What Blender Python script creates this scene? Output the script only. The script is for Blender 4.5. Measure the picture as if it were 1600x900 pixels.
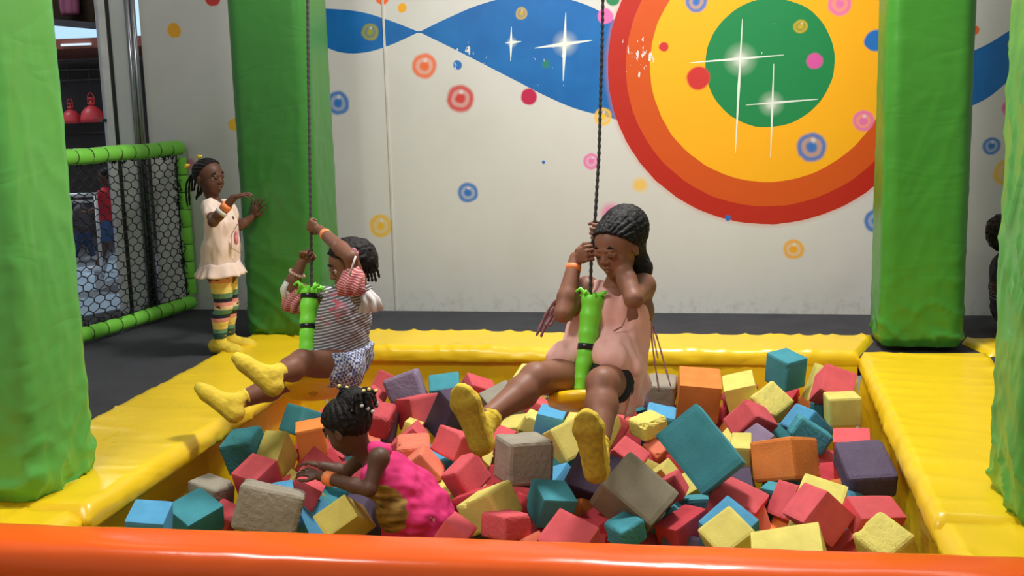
import bpy, bmesh, math, random
import numpy as np
from mathutils import Vector, Matrix, Euler, noise

for o in list(bpy.data.objects): bpy.data.objects.remove(o)
scene = bpy.context.scene
COL = scene.collection

# ---------------------------------------------------------------- camera
F_PX = 1741.7089
def _n(v): v = np.array(v, float); return v/np.linalg.norm(v)
Zc = -_n([280, 10450, F_PX]); Yc = _n([325, -299, F_PX]); Xc = _n(np.cross(Yc, Zc))
RM = np.array([Xc, Yc, Zc]); CAM_H = 1.3; CP = np.array([0, 0, CAM_H])
def ray(px, py): return RM @ np.array([px-800, py-450, F_PX])
def Pz(px, py, z): d = ray(px, py); return Vector(CP + d*(z-CAM_H)/d[2])
def Py(px, py, y): d = ray(px, py); return Vector(CP + d*y/d[1])
cd = bpy.data.cameras.new('camera'); cam = bpy.data.objects.new('camera', cd); COL.objects.link(cam)
cd.sensor_width = 36; cd.lens = F_PX/1600*36; cd.clip_end = 100
cm = Matrix.Identity(4)
for i in range(3):
    cm[i][0] = RM[i][0]; cm[i][1] = -RM[i][1]; cm[i][2] = -RM[i][2]; cm[i][3] = CP[i]
cam.matrix_world = cm
scene.camera = cam

# ---------------------------------------------------------------- world, lamps, exposure
scene.view_settings.view_transform = 'Standard'; scene.view_settings.look = 'None'
scene.view_settings.gamma = 1; scene.view_settings.use_curve_mapping = False
scene.view_settings.exposure = 0.0
w = bpy.data.worlds.new('hall_air'); scene.world = w; w.use_nodes = True
w.node_tree.nodes['Background'].inputs[0].default_value = (0.97, 0.98, 1.0, 1)
w.node_tree.nodes['Background'].inputs[1].default_value = 0.28
def area(name, loc, target, sx, sy, power, col=(1, .98, .95), spread=180):
    l = bpy.data.lights.new(name, 'AREA'); l.shape = 'RECTANGLE'; l.size = sx; l.size_y = sy
    l.energy = power; l.color = col; l.spread = math.radians(spread)
    o = bpy.data.objects.new(name, l); COL.objects.link(o); o.location = loc
    d = Vector(target)-Vector(loc); o.rotation_euler = d.to_track_quat('-Z', 'Y').to_euler()
    return o
area('ceiling_lamp_over_pit', (-0.3, 5.0, 3.7), (-0.45, 4.6, 0), 0.6, 0.45, 135)
area('arcade_fill_light', (-6.6, 8.9, 3.6), (-6.2, 8.6, 0), 1.5, 1.5, 90, (.85, .93, 1))  # unseen fill light, added to brighten the tiled floor beyond the glass
area('ceiling_lamp_front', (-2.3, 2.1, 3.4), (-0.4, 4.4, 0), 0.9, 0.5, 62)
area('ceiling_lamp_back', (0.4, 5.6, 4.2), (-0.4, 6.93, .8), 3.6, 0.4, 40)

# ---------------------------------------------------------------- materials
def s2l(c):
    c = c/255.0
    return c/12.92 if c <= .04045 else ((c+.055)/1.055)**2.4
def rgb(r, g, b): return (s2l(r), s2l(g), s2l(b), 1)
class NG:
    def __init__(s, name):
        s.m = bpy.data.materials.new(name); s.m.use_nodes = True; s.t = s.m.node_tree
        s.b = s.t.nodes['Principled BSDF']
    def n(s, typ, **k):
        x = s.t.nodes.new(typ)
        for a, v in k.items(): setattr(x, a, v)
        return x
    def l(s, a, b): s.t.links.new(a, b)
    def setin(s, sock, v):
        if hasattr(v, 'is_output'): s.l(v, sock)
        else: sock.default_value = v
    def math(s, op, a, b=None, c=None, clamp=False):
        x = s.n('ShaderNodeMath', operation=op); x.use_clamp = clamp
        s.setin(x.inputs[0], a)
        if b is not None: s.setin(x.inputs[1], b)
        if c is not None: s.setin(x.inputs[2], c)
        return x.outputs[0]
    def vmath(s, op, a, b=None, out=0):
        x = s.n('ShaderNodeVectorMath', operation=op); s.setin(x.inputs[0], a)
        if b is not None: s.setin(x.inputs[1], b)
        return x.outputs[out]
    def mix(s, f, a, b):
        x = s.n('ShaderNodeMix', data_type='RGBA'); s.setin(x.inputs[0], f); s.setin(x.inputs[6], a); s.setin(x.inputs[7], b)
        return x.outputs[2]
    def ramp(s, f, stops, interp='LINEAR'):
        x = s.n('ShaderNodeValToRGB'); x.color_ramp.interpolation = interp
        e = x.color_ramp.elements
        while len(e) < len(stops): e.new(0.5)
        for i, (p, c) in enumerate(stops):
            e[i].position = p; e[i].color = c if isinstance(c, tuple) else (c, c, c, 1)
        s.setin(x.inputs[0], f); return x.outputs[0]
    def noise(s, scale, detail=3, vec=None, rough=.5, dist=0):
        x = s.n('ShaderNodeTexNoise'); x.inputs['Scale'].default_value = scale
        x.inputs['Detail'].default_value = detail; x.inputs['Roughness'].default_value = rough
        x.inputs['Distortion'].default_value = dist
        if vec is not None: s.l(vec, x.inputs['Vector'])
        return x.outputs[0]
    def obj(s): return s.n('ShaderNodeTexCoord').outputs['Object']
    def mapped(s, scale=(1, 1, 1), rot=(0, 0, 0)):
        x = s.n('ShaderNodeMapping'); x.inputs['Scale'].default_value = scale; x.inputs['Rotation'].default_value = rot
        s.l(s.obj(), x.inputs[0]); return x.outputs[0]
    def bump(s, h, strength, dist=.01):
        x = s.n('ShaderNodeBump'); x.inputs['Strength'].default_value = strength; x.inputs['Distance'].default_value = dist
        s.l(h, x.inputs['Height']); s.l(x.outputs[0], s.b.inputs['Normal'])
    def col(s, v): s.setin(s.b.inputs['Base Color'], v)
    def rough(s, v): s.setin(s.b.inputs['Roughness'], v)
def vary(c, k): return (min(1, c[0]*k), min(1, c[1]*k), min(1, c[2]*k), 1)
def simple(name, c, rough=.6, nscale=8, nvar=.12, bump=0, bscale=60, metal=0, spec=.5, bdist=.004):
    g = NG(name); v = g.mapped()
    g.col(g.ramp(g.noise(nscale, 4, v), [(.3, vary(c, 1-nvar)), (.7, vary(c, 1+nvar))]))
    g.rough(rough); g.b.inputs['Metallic'].default_value = metal; g.b.inputs['Specular IOR Level'].default_value = spec
    if bump: g.bump(g.noise(bscale, 4, v), bump, bdist)
    return g.m
def vinyl(name, c, rough=.32, ang=.6, b=.35):
    g = NG(name)
    v1 = g.mapped((1.6, 1.6, 5), (ang, .2, ang)); v2 = g.mapped((4, 4, 2), (-.5, .3, .4))
    a = g.noise(1.3, 2, v1, dist=.6); d = g.noise(1.0, 3, v2, dist=.9)
    r = g.math('ABSOLUTE', g.math('SUBTRACT', a, .5)); r2 = g.math('ABSOLUTE', g.math('SUBTRACT', d, .5))
    hgt = g.math('ADD', r, g.math('MULTIPLY', r2, .5))
    g.col(g.ramp(g.noise(2.2, 4, g.mapped()), [(.3, vary(c, .93)), (.7, vary(c, 1.05))]))
    g.rough(g.math('ADD', g.math('MULTIPLY', g.noise(5, 3), .15), rough-.07))
    g.bump(hgt, b*.7, .03)
    return g.m
def foam(name, c, chip):
    g = NG(name); v = g.mapped()
    n1 = g.noise(14, 3, v); n2 = g.noise(170, 2, v); vo = g.n('ShaderNodeTexVoronoi'); vo.inputs['Scale'].default_value = 60
    g.l(v, vo.inputs['Vector'])
    base = g.ramp(n1, [(.3, vary(c, .9)), (.7, vary(c, 1.08))])
    pit = g.ramp(vo.outputs['Distance'], [(.04, .55 if chip > 1 else .9), (.16, 1.0)])
    mul = g.n('ShaderNodeMix', data_type='RGBA', blend_type='MULTIPLY'); mul.inputs[0].default_value = 1
    g.l(base, mul.inputs[6]); g.l(pit, mul.inputs[7]); g.col(mul.outputs[2])
    g.rough(.95); g.b.inputs['Specular IOR Level'].default_value = .12
    g.bump(g.math('ADD', n2, g.math('MULTIPLY', vo.outputs['Distance'], .7 if chip > 1 else .1)), .3+.1*chip, .002+.0005*chip)
    return g.m
MC = {}
def mat(key, fn, *a, **k):
    if key not in MC: MC[key] = fn(key, *a, **k)
    return MC[key]

# ---------------------------------------------------------------- object helpers
def link(name, me, m=None, parent=None, smooth=False):
    o = bpy.data.objects.new(name, me); COL.objects.link(o)
    if m is not None:
        if len(me.materials) == 0: me.materials.append(m)
    if parent is not None: o.parent = parent
    if smooth: me.polygons.foreach_set('use_smooth', [True]*len(me.polygons))
    return o
def tag(o, label=None, cat=None, group=None, kind=None):
    if label: o['label'] = label
    if cat: o['category'] = cat
    if group: o['group'] = group
    if kind: o['kind'] = kind
    return o
def empty(name, loc=(0, 0, 0)):
    o = bpy.data.objects.new(name, None); COL.objects.link(o); o.location = loc; o.empty_display_size = .1
    return o
def keep(o, parent):               # parent without moving (parents are only translated)
    o.parent = parent; o.location = o.location - parent.location
    return o
class MB:
    def __init__(s): s.v = []; s.f = []
    def add(s, vs, fs):
        k = len(s.v); s.v += [tuple(v) for v in vs]; s.f += [tuple(i+k for i in f) for f in fs]; return s
    def box(s, x0, x1, y0, y1, z0, z1):
        vs = [(x, y, z) for x in (x0, x1) for y in (y0, y1) for z in (z0, z1)]
        return s.add(vs, [(0, 1, 3, 2), (4, 6, 7, 5), (0, 4, 5, 1), (2, 3, 7, 6), (0, 2, 6, 4), (1, 5, 7, 3)])
    def obox(s, a, b, wid, thick, up=(0, 0, 1)):   # box beam from a to b
        a = Vector(a); b = Vector(b); d = (b-a).normalized(); u = Vector(up); r = d.cross(u).normalized(); u = r.cross(d)
        vs = [p+r*sx*wid/2+u*sz*thick/2 for p in (a, b) for sx in (-1, 1) for sz in (-1, 1)]
        return s.add(vs, [(0, 1, 3, 2), (4, 6, 7, 5), (0, 4, 5, 1), (2, 3, 7, 6), (0, 2, 6, 4), (1, 5, 7, 3)])
    def tube(s, pts, rad, n=8, cap=True):
        pts = [Vector(p) for p in pts]; R = rad if isinstance(rad, (list, tuple)) else [rad]*len(pts)
        vs = []; fs = []; ref = Vector((.31, .17, .93)).normalized(); pr = None
        for i, p in enumerate(pts):
            d = (pts[min(i+1, len(pts)-1)]-pts[max(i-1, 0)]).normalized()
            if pr is None:
                r = d.cross(ref)
                if r.length < .05: r = d.cross(Vector((1, 0, 0)))
            else: r = pr-d*pr.dot(d)
            r.normalize(); pr = r; u = d.cross(r)
            for k in range(n):
                a = 2*math.pi*k/n; vs.append(p+(r*math.cos(a)+u*math.sin(a))*R[i])
        for i in range(len(pts)-1):
            for k in range(n): fs.append((i*n+k, i*n+(k+1) % n, (i+1)*n+(k+1) % n, (i+1)*n+k))
        if cap: fs.append(tuple(range(n))[::-1]); fs.append(tuple((len(pts)-1)*n+k for k in range(n)))
        return s.add(vs, fs)
    def lathe(s, prof, c, n=24, axis=(0, 0, 1)):
        q = Vector((0, 0, 1)).rotation_difference(Vector(axis)); c = Vector(c); vs = []; fs = []
        for r, z in prof:
            for k in range(n):
                a = 2*math.pi*k/n; vs.append(c+q @ Vector((r*math.cos(a), r*math.sin(a), z)))
        for i in range(len(prof)-1):
            for k in range(n): fs.append((i*n+k, i*n+(k+1) % n, (i+1)*n+(k+1) % n, (i+1)*n+k))
        fs.append(tuple(range(n))[::-1]); fs.append(tuple((len(prof)-1)*n+k for k in range(n)))
        return s.add(vs, fs)
    def mesh(s, name='m'):
        me = bpy.data.meshes.new(name); me.from_pydata(s.v, [], s.f); me.update(); return me
    def build(s, name, m, parent=None, smooth=False, bevel=0, fix=True):
        me = s.mesh(name)
        if fix or bevel:
            bm = bmesh.new(); bm.from_mesh(me)
            if bevel: bmesh.ops.bevel(bm, geom=list(bm.edges), offset=bevel, segments=2, affect='EDGES', profile=.6)
            if fix: bmesh.ops.recalc_face_normals(bm, faces=bm.faces)
            bm.to_mesh(me); bm.free()
        o = link(name, me, m, None, smooth)
        if parent is not None: o.parent = parent; o.location = -parent.location
        return o
def nz(x, y, z): return noise.noise(Vector((x, y, z)))

# ---------------------------------------------------------------- signed distance modelling (bodies, hair, cloth)
def V(p): return np.array([p[0], p[1], p[2]], float)
class SDF:
    def __init__(s): s.p = []; s.ell_id = 0
    def cap(s, a, b, ra, rb=None, k=.012, sub=False):
        s.p.append(('cap', V(a), V(b), ra, ra if rb is None else rb, k, sub)); return s
    def ell(s, c, r, R=None, k=.012, sub=False, fn=None):
        s.p.append(('ell', V(c), np.array(r, float), np.eye(3) if R is None else R, fn, k, sub)); return s
    def chain(s, pts, rs, k=.012):
        for i in range(len(pts)-1): s.cap(pts[i], pts[i+1], rs[i], rs[i+1], k)
        return s
    def cut(s, pt, nrm, k=.004):       # removes the side the normal points to
        s.p.append(('cut', V(pt), _n(nrm), None, None, k, True)); return s
    def bounds(s):
        lo = np.full(3, 9e9); hi = -lo
        for q in s.p:
            if q[-1]: continue
            if q[0] == 'cap': pts = np.array([q[1], q[2]]); r = max(q[3], q[4])
            else: pts = np.array([q[1]]); r = max(q[2])
            lo = np.minimum(lo, pts.min(0)-r); hi = np.maximum(hi, pts.max(0)+r)
        return lo-.03, hi+.03
    def grid(s, h):
        lo, hi = s.bounds(); n = np.ceil((hi-lo)/h).astype(int)+1
        F = np.full(n, .08, np.float32)
        for q in s.p:
            k = q[5]; sub = q[6]
            if q[0] == 'cap': pts = np.array([q[1], q[2]]); r = max(q[3], q[4])+k+2*h
            elif q[0] == 'ell': pts = np.array([q[1]]); r = max(q[2])+k+2*h
            else: pts = None
            if pts is None: i0 = np.zeros(3, int); i1 = n
            else:
                i0 = np.clip(np.floor((pts.min(0)-r-lo)/h).astype(int), 0, n); i1 = np.clip(np.ceil((pts.max(0)+r-lo)/h).astype(int)+1, 0, n)
            if np.any(i1 <= i0): continue
            ax = [(lo[j]+h*np.arange(i0[j], i1[j])).astype(np.float32) for j in range(3)]
            X = ax[0][:, None, None]; Y = ax[1][None, :, None]; Z = ax[2][None, None, :]
            if q[0] == 'cap':
                a = q[1]; d = q[2]-a; L = max(float(d @ d), 1e-12)
                t = np.clip(((X-a[0])*d[0]+(Y-a[1])*d[1]+(Z-a[2])*d[2])/L, 0, 1)
                D = np.sqrt((X-a[0]-t*d[0])**2+(Y-a[1]-t*d[1])**2+(Z-a[2]-t*d[2])**2)-(q[3]+t*(q[4]-q[3]))
            elif q[0] == 'ell':
                c = q[1]; Rt = q[3]; dx = X-c[0]; dy = Y-c[1]; dz = Z-c[2]
                l = [Rt[0, j]*dx+Rt[1, j]*dy+Rt[2, j]*dz for j in range(3)]
                r0 = q[2]; k0 = np.sqrt((l[0]/r0[0])**2+(l[1]/r0[1])**2+(l[2]/r0[2])**2)+1e-6
                k1 = np.sqrt((l[0]/r0[0]**2)**2+(l[1]/r0[1]**2)**2+(l[2]/r0[2]**2)**2)+1e-6
                D = k0*(k0-1)/k1
                if q[4]: D = D+q[4](l[0], l[1], l[2])
            else:
                c = q[1]; m = q[2]; D = -((X-c[0])*m[0]+(Y-c[1])*m[1]+(Z-c[2])*m[2])
            sl = tuple(slice(i0[j], i1[j]) for j in range(3)); A = F[sl]
            if sub:
                D = -D; hh = np.maximum(k-np.abs(A-D), 0)/k; F[sl] = np.maximum(A, D)+hh*hh*k*.25
            else:
                hh = np.maximum(k-np.abs(A-D), 0)/k; F[sl] = np.minimum(A, D)-hh*hh*k*.25
        return F, lo
    def mesh(s, h=.004, wrinkle=0, wscale=30, tints=None, name='m', stretch=(1, 1, 1)):
        F, lo = s.grid(h); S = F < 0
        n = np.array(F.shape)
        c = np.zeros(n-1, np.int8)
        for i in (0, 1):
            for j in (0, 1):
                for k in (0, 1): c += S[i:n[0]-1+i, j:n[1]-1+j, k:n[2]-1+k]
        act = np.argwhere((c > 0) & (c < 8)); idx = -np.ones(n-1, np.int64); idx[tuple(act.T)] = np.arange(len(act))
        P = np.zeros((len(act), 3)); W = np.zeros(len(act))
        cor = [(i, j, k) for i in (0, 1) for j in (0, 1) for k in (0, 1)]
        for a in cor:
            for b in cor:
                if sum(b) == sum(a)+1 and all(b[q] >= a[q] for q in range(3)):
                    A = act+a; B = act+b; fa = F[tuple(A.T)]; fb = F[tuple(B.T)]
                    m = (fa < 0) != (fb < 0); t = np.where(m, fa/np.where(m, fa-fb, 1), 0)
                    P += np.where(m[:, None], np.array(a)+t[:, None]*(np.array(b)-np.array(a)), 0); W += m
        P = act+P/W[:, None]; P = P*h+lo
        faces = []
        for ax in range(3):
            o1, o2 = [(1, 2), (2, 0), (0, 1)][ax]
            sl0 = [slice(None)]*3; sl1 = [slice(None)]*3; sl0[ax] = slice(0, -1); sl1[ax] = slice(1, None)
            s0 = S[tuple(sl0)]; s1 = S[tuple(sl1)]
            for flip in (False, True):
                e = np.argwhere((s1 & ~s0) if flip else (s0 & ~s1))
                if not len(e): continue
                ok = (e[:, o1] > 0) & (e[:, o2] > 0) & (e[:, o1] < n[o1]-1) & (e[:, o2] < n[o2]-1); e = e[ok]
                d1 = np.zeros(3, int); d1[o1] = 1; d2 = np.zeros(3, int); d2[o2] = 1
                q = np.stack([idx[tuple((e-d1-d2).T)], idx[tuple((e-d2).T)], idx[tuple(e.T)], idx[tuple((e-d1).T)]], 1)
                if flip: q = q[:, ::-1]
                faces.append(q)
        Q = np.concatenate(faces)
        me = bpy.data.meshes.new(name)
        me.vertices.add(len(P)); me.vertices.foreach_set('co', P.astype(np.float32).ravel())
        me.loops.add(Q.size); me.loops.foreach_set('vertex_index', Q.astype(np.int32).ravel())
        me.polygons.add(len(Q)); me.polygons.foreach_set('loop_start', np.arange(0, Q.size, 4, dtype=np.int32))
        me.polygons.foreach_set('use_smooth', np.ones(len(Q), bool))
        me.update(calc_edges=True); me.validate()
        if wrinkle:
            N = np.zeros(len(P)*3, np.float32); me.vertices.foreach_get('normal', N); N = N.reshape(-1, 3)
            P = P.copy()
            for i in range(len(P)):
                x, y, z = P[i]*wscale*np.array(stretch)
                v = nz(x, y, z)+.5*nz(2*x, 2*y, 2*z)
                P[i] += N[i]*wrinkle*(v-.6*abs(nz(x*.9+7, y*.9, z*.9)))
            me.vertices.foreach_set('co', P.astype(np.float32).ravel()); me.update()
        a = me.attributes.new('tint', 'FLOAT', 'POINT')
        t = np.zeros(len(P), np.float32)
        for (cc, r, v) in (tints or []):
            d = np.linalg.norm(P-V(cc), axis=1); t += v*np.clip(1.3-d/r, 0, 1)
        a.data.foreach_set('value', t)
        return me

# ================================================================= the setting
WY = 6.93; FZ = -.03
def wall_mural():
    g = NG('painted_mural_wall')
    pos = g.obj(); sep = g.n('ShaderNodeSeparateXYZ'); g.l(pos, sep.inputs[0])
    x, z = sep.outputs[0], sep.outputs[2]
    cb = g.n('ShaderNodeCombineXYZ'); g.l(x, cb.inputs[0]); g.l(z, cb.inputs[2]); P = cb.outputs[0]
    nn = g.n('ShaderNodeTexNoise'); nn.inputs['Scale'].default_value = 9; g.l(P, nn.inputs['Vector'])
    wob = g.vmath('MULTIPLY', g.vmath('SUBTRACT', nn.outputs['Color'], (.5, .5, .5)), (.012, 0, .012))
    PW = g.vmath('ADD', P, wob)
    def X(px, py): q = Py(px, py, WY); return q.x, q.z
    # ground coat, slightly grubby
    c = g.ramp(g.noise(1.1, 5, P), [(.3, rgb(206, 204, 198)), (.7, rgb(218, 216, 211))])
    dirt = g.ramp(g.noise(2.2, 3, P, .5), [(.5, 0.0), (.8, .3)])
    c = g.mix(dirt, c, rgb(178, 170, 155))
    low = g.ramp(g.math('MULTIPLY', z, 1.0), [(0, .28), (.13, 0.0)])
    sc = g.ramp(g.noise(16, 4, P, .7), [(.5, 0.0), (.62, 1.0)])
    c = g.mix(g.math('MULTIPLY', low, sc), c, rgb(150, 143, 132))
    # blue ribbons
    up = [(440, 17), (483, 14), (520, 14), (560, 18), (600, 29), (655, 50), (700, 28), (760, 4), (800, -5), (850, -8), (900, 2), (945, 22), (1100, 120), (1300, 150), (1524, 78), (1587, 42), (1680, -10)]
    dn = [(440, 40), (483, 58), (510, 74), (540, 83), (570, 82), (600, 74), (655, 50), (720, 82), (800, 123), (870, 158), (900, 170), (945, 182), (1100, 220), (1300, 230), (1524, 163), (1587, 118), (1680, 60)]
    xa, xb = -2.9, 2.2; za, zb = .9, 2.5
    def curve(pts):
        f = g.n('ShaderNodeFloatCurve'); cu = f.mapping.curves[0]
        q = [(max(0, min(1, (X(*p)[0]-xa)/(xb-xa))), (X(*p)[1]-za)/(zb-za)) for p in pts]
        cu.points[0].location = q[0]; cu.points[1].location = q[-1]
        for a in q[1:-1]:
            np_ = cu.points.new(*a)
            if abs(a[0]-(X(655, 50)[0]-xa)/(xb-xa)) < 1e-6: np_.handle_type = 'VECTOR'
        f.mapping.update(); g.l(g.math('DIVIDE', g.math('SUBTRACT', x, xa), xb-xa), f.inputs['Value'])
        return g.math('ADD', g.math('MULTIPLY', f.outputs[0], zb-za), za)
    u, d = curve(up), curve(dn)
    ins = g.math('MULTIPLY', g.math('LESS_THAN', z, u), g.math('GREATER_THAN', z, d))
    blue = g.ramp(g.noise(5, 3, P), [(.3, rgb(10, 96, 168)), (.7, rgb(22, 110, 182))])
    c = g.mix(ins, c, blue)
    # concentric target
    cx, cz = X(1202, 99); D = g.vmath('DISTANCE', PW, (cx, 0, cz), out=1)
    halo = g.ramp(D, [(.965, .35), (.99, 0.0)])
    c = g.mix(halo, c, rgb(215, 120, 100))
    for r, col in ((.962, (186, 38, 22)), (.852, (210, 84, 20)), (.705, (252, 178, 22)), (.376, (28, 132, 74))):
        c = g.mix(g.math('LESS_THAN', D, r), c, rgb(*col))
    # sprayed dots
    col = dict(yo=(240, 170, 25), red=(205, 52, 48), oc=(200, 165, 40), ol=(150, 150, 40), org=(238, 105, 40), ye=(240, 190, 40), bl=(38, 112, 190), cr=(190, 30, 75), gr=(40, 130, 80), pk=(232, 112, 175), mg=(215, 85, 160))
    n2 = g.n('ShaderNodeTexNoise'); n2.inputs['Scale'].default_value = 13; n2.inputs['Detail'].default_value = 4; g.l(P, n2.inputs['Vector'])
    PW = g.vmath('ADD', P, g.vmath('MULTIPLY', g.vmath('SUBTRACT', n2.outputs['Color'], (.5, .5, .5)), (.022, 0, .022)))
    dots = [(272, 47, 13, 'yo', 's'), (332, -4, 15, 'red', 's'), (502, 23, 5, 'oc', 's'), (578, 50, 15, 'ol', 'r'), (597, -6, 14, 'org', 's'), (628, 12, 8, 'yo', 's'), (663, 103, 22, 'org', 'r'), (715, 102, 8, 'bl', 's'), (528, 161, 21, 'bl', 'r'), (719, 154, 24, 'red', 'r'), (826, 151, 14, 'cr', 's'), (815, 21, 10, 'oc', 'r'), (853, 100, 8, 'gr', 'f'), (849, 254, 3, 'bl', 's'), (731, 301, 18, 'bl', 'r'), (595, 353, 21, 'ye', 'r'), (942, 182, 15, 'ye', 'r'), (924, 252, 14, 'pk', 'r'), (1000, 289, 15, 'ye', 'f'), (955, 334, 21, 'pk', 'f'), (946, 25, 13, 'pk', 's'), (1037, 73, 8, 'red', 's'), (1091, 122, 19, 'red', 's'), (1088, 2, 18, 'bl', 'r'), (1312, 6, 19, 'pk', 'r'), (1251, 41, 11, 'oc', 'r'), (1273, 95, 13, 'mg', 's'), (1368, 63, 17, 'bl', 's'), (1349, 189, 17, 'pk', 'r'), (1268, 230, 24, 'bl', 'r'), (1137, 341, 5, 'bl', 's'), (1240, 390, 17, 'yo', 'r'), (1370, 345, 20, 'bl', 'r'), (1549, 228, 14, 'bl', 'r'), (1574, 270, 22, 'ye', 'r'), (1580, 170, 14, 'pk', 's'), (1584, 70, 9, 'pk', 's'), (1524, 47, 7, 'org', 's'), (366, 195, 11, 'ye', 's'), (296, 256, 13, 'pk', 'f'), (958, -2, 12, 'gr', 's')]
    for px, py, r, cn, st in dots:
        a, b = X(px, py); R = r/252.0
        dd = g.math('DIVIDE', g.vmath('DISTANCE', PW, (a, 0, b), out=1), R)
        if st == 's': k = g.ramp(dd, [(.82, 1.0), (1.0, 0.0)])
        elif st == 'f': k = g.ramp(dd, [(.45, .8), (1.0, 0.0)])
        else: k = g.ramp(dd, [(.0, 1.0), (.26, .95), (.42, .5), (.54, .5), (.70, .92), (.82, .85), (1.0, 0.0)])
        c = g.mix(k, c, rgb(*col[cn]))
        if st == 'r':
            ax, bz = a-R*.08, b+R*.3
            k2 = g.ramp(g.math('DIVIDE', g.vmath('DISTANCE', PW, (a+R*.1, 0, b+R*.42), out=1), R), [(.06, .55), (.22, 0.0)])
            c = g.mix(k2, c, rgb(235, 235, 235))
    # sparkles: tapered strokes and a soft sprayed core
    def seg(p, q, wd):
        a = X(*p); b = X(*q); dx, dz = b[0]-a[0], b[1]-a[1]; L = dx*dx+dz*dz
        rel = g.vmath('SUBTRACT', P, (a[0], 0, a[1]))
        t = g.math('DIVIDE', g.vmath('DOT_PRODUCT', rel, (dx, 0, dz), out=1), L, clamp=True)
        sc_ = g.n('ShaderNodeVectorMath', operation='SCALE'); sc_.inputs[0].default_value = (dx, 0, dz); g.l(t, sc_.inputs['Scale'])
        ds = g.vmath('DISTANCE', rel, sc_.outputs[0], out=1)
        wt = g.math('MULTIPLY', g.math('SUBTRACT', 1.0, g.math('ABSOLUTE', g.math('SUBTRACT', g.math('MULTIPLY', t, 2.0), 1.0))), wd)
        return g.math('LESS_THAN', ds, g.math('ADD', wt, .0018))
    for (cc, A, B, C2, D2, wd, gl) in [((883, 68), (884, 20), (880, 126), (836, 75), (925, 63), .011, 22), ((800, 66), (799, 42), (798, 95), (790, 67), (814, 65), .007, 9), ((1157, 93), (1160, 30), (1149, 238), (1079, 98), (1224, 86), .006, 27), ((1205, 162), (1209, 100), (1204, 246), (1166, 164), (1278, 155), .005, 21)]:
        a, b = X(*cc)
        k = g.ramp(g.math('DIVIDE', g.vmath('DISTANCE', P, (a, 0, b), out=1), gl/252.), [(0, 1.0), (.25, .7), (.5, .3), (1, 0.0)])
        c = g.mix(k, c, rgb(225, 228, 215))
        c = g.mix(seg(A, B, wd), c, rgb(228, 232, 224)); c = g.mix(seg(C2, D2, wd), c, rgb(228, 232, 224))
    # flaked paint
    ms = g.n('ShaderNodeMapping'); ms.inputs['Scale'].default_value = (1, 1, .35); g.l(P, ms.inputs[0])
    ch = g.noise(34, 3, ms.outputs[0], .6)
    for (px, py, rad, th) in ((722, 92, .22, .585), (1004, 92, .22, .575), (850, 105, .34, .66), (1230, 60, .4, .68)):
        a, b = X(px, py)
        reg = g.ramp(g.vmath('DISTANCE', P, (a, 0, b), out=1), [(rad*.3, 0.0), (rad, .22)])
        k = g.math('GREATER_THAN', g.math('SUBTRACT', ch, reg), th)
        c = g.mix(k, c, rgb(222, 220, 214))
    g.col(c); g.rough(.42); g.bump(g.noise(2.5, 4, P), .15, .02)
    return g.m
M_wall = wall_mural()
tag(MB().box(-3.74, 4.2, WY, WY+.15, -.2, 2.9).build('wall_back', M_wall), kind='structure')
tag(MB().box(-2.089, -2.075, WY-.006, WY+.002, FZ, 2.9).build('trim_1', simple('panel_seam', rgb(205, 200, 192), .5), bevel=.002), kind='structure')
# carpet floor with an opening for the pit
M_car = simple('charcoal_carpet', rgb(66, 66, 69), .95, 5, .12, .6, 260, spec=.15)
fl = MB()
PX0, PX1, PY0, PY1 = -2.145, .695, 2.98, 5.74
for bx in ((-4.4, PX0-.05, -1, 8.5), (PX1+.05, 4.2, -1, WY), (PX0-.05, PX1+.05, PY1+.05, WY), (PX0-.05, PX1+.05, -1, PY0-.05)):
    fl.box(bx[0], bx[1], bx[2], bx[3], FZ-.1, FZ)
tag(fl.build('floor', M_car), kind='structure')
tag(MB().box(PX0-.2, PX1+.2, PY0-.2, PY1+.2, -.95, -.85).build('floor_pit', simple('pit_floor', rgb(70, 60, 50), .9)), kind='structure')
# yellow vinyl pit walls, gently billowing
M_yel = vinyl('yellow_vinyl', rgb(246, 206, 30), .3, .5, .35)
def yellow_wall(name, a, b, inward, lab=None):
    m = MB(); n = 60; k = 14; a = Vector(a); b = Vector(b); iv = Vector(inward); vs = []; fs = []
    for i in range(n+1):
        for j in range(k+1):
            p = a.lerp(b, i/n); p.z = -.075-.78*j/k
            L = (b-a).length*i/n
            q = iv*(.02*nz(L*3, j*.15, 3)+.022*abs(nz(L*7+j*.35, j*.1, 8)))*min(1, j*.5)
            vs.append(p+q-iv*.02)
    o = len(vs); vs += [v-iv*.05-iv*.02 for v in vs]
    for i in range(n):
        for j in range(k):
            A = i*(k+1)+j; fs.append((A, A+1, A+k+2, A+k+1)); fs.append((A+o, A+k+1+o, A+k+2+o, A+1+o))
    m.add(vs, fs)
    return tag(m.build(name, M_yel, smooth=True), kind='structure')
yellow_wall('wall_pit_left', (PX0, PY0, 0), (PX0, PY1, 0), (1, 0, 0))
yellow_wall('wall_pit_back', (PX0, PY1, 0), (PX1, PY1, 0), (0, -1, 0))
yellow_wall('wall_pit_right', (PX1, PY1, 0), (PX1, PY0, 0), (-1, 0, 0))
yellow_wall('wall_pit_front', (PX1, PY0, 0), (PX0, PY0, 0), (0, 1, 0))

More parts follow.
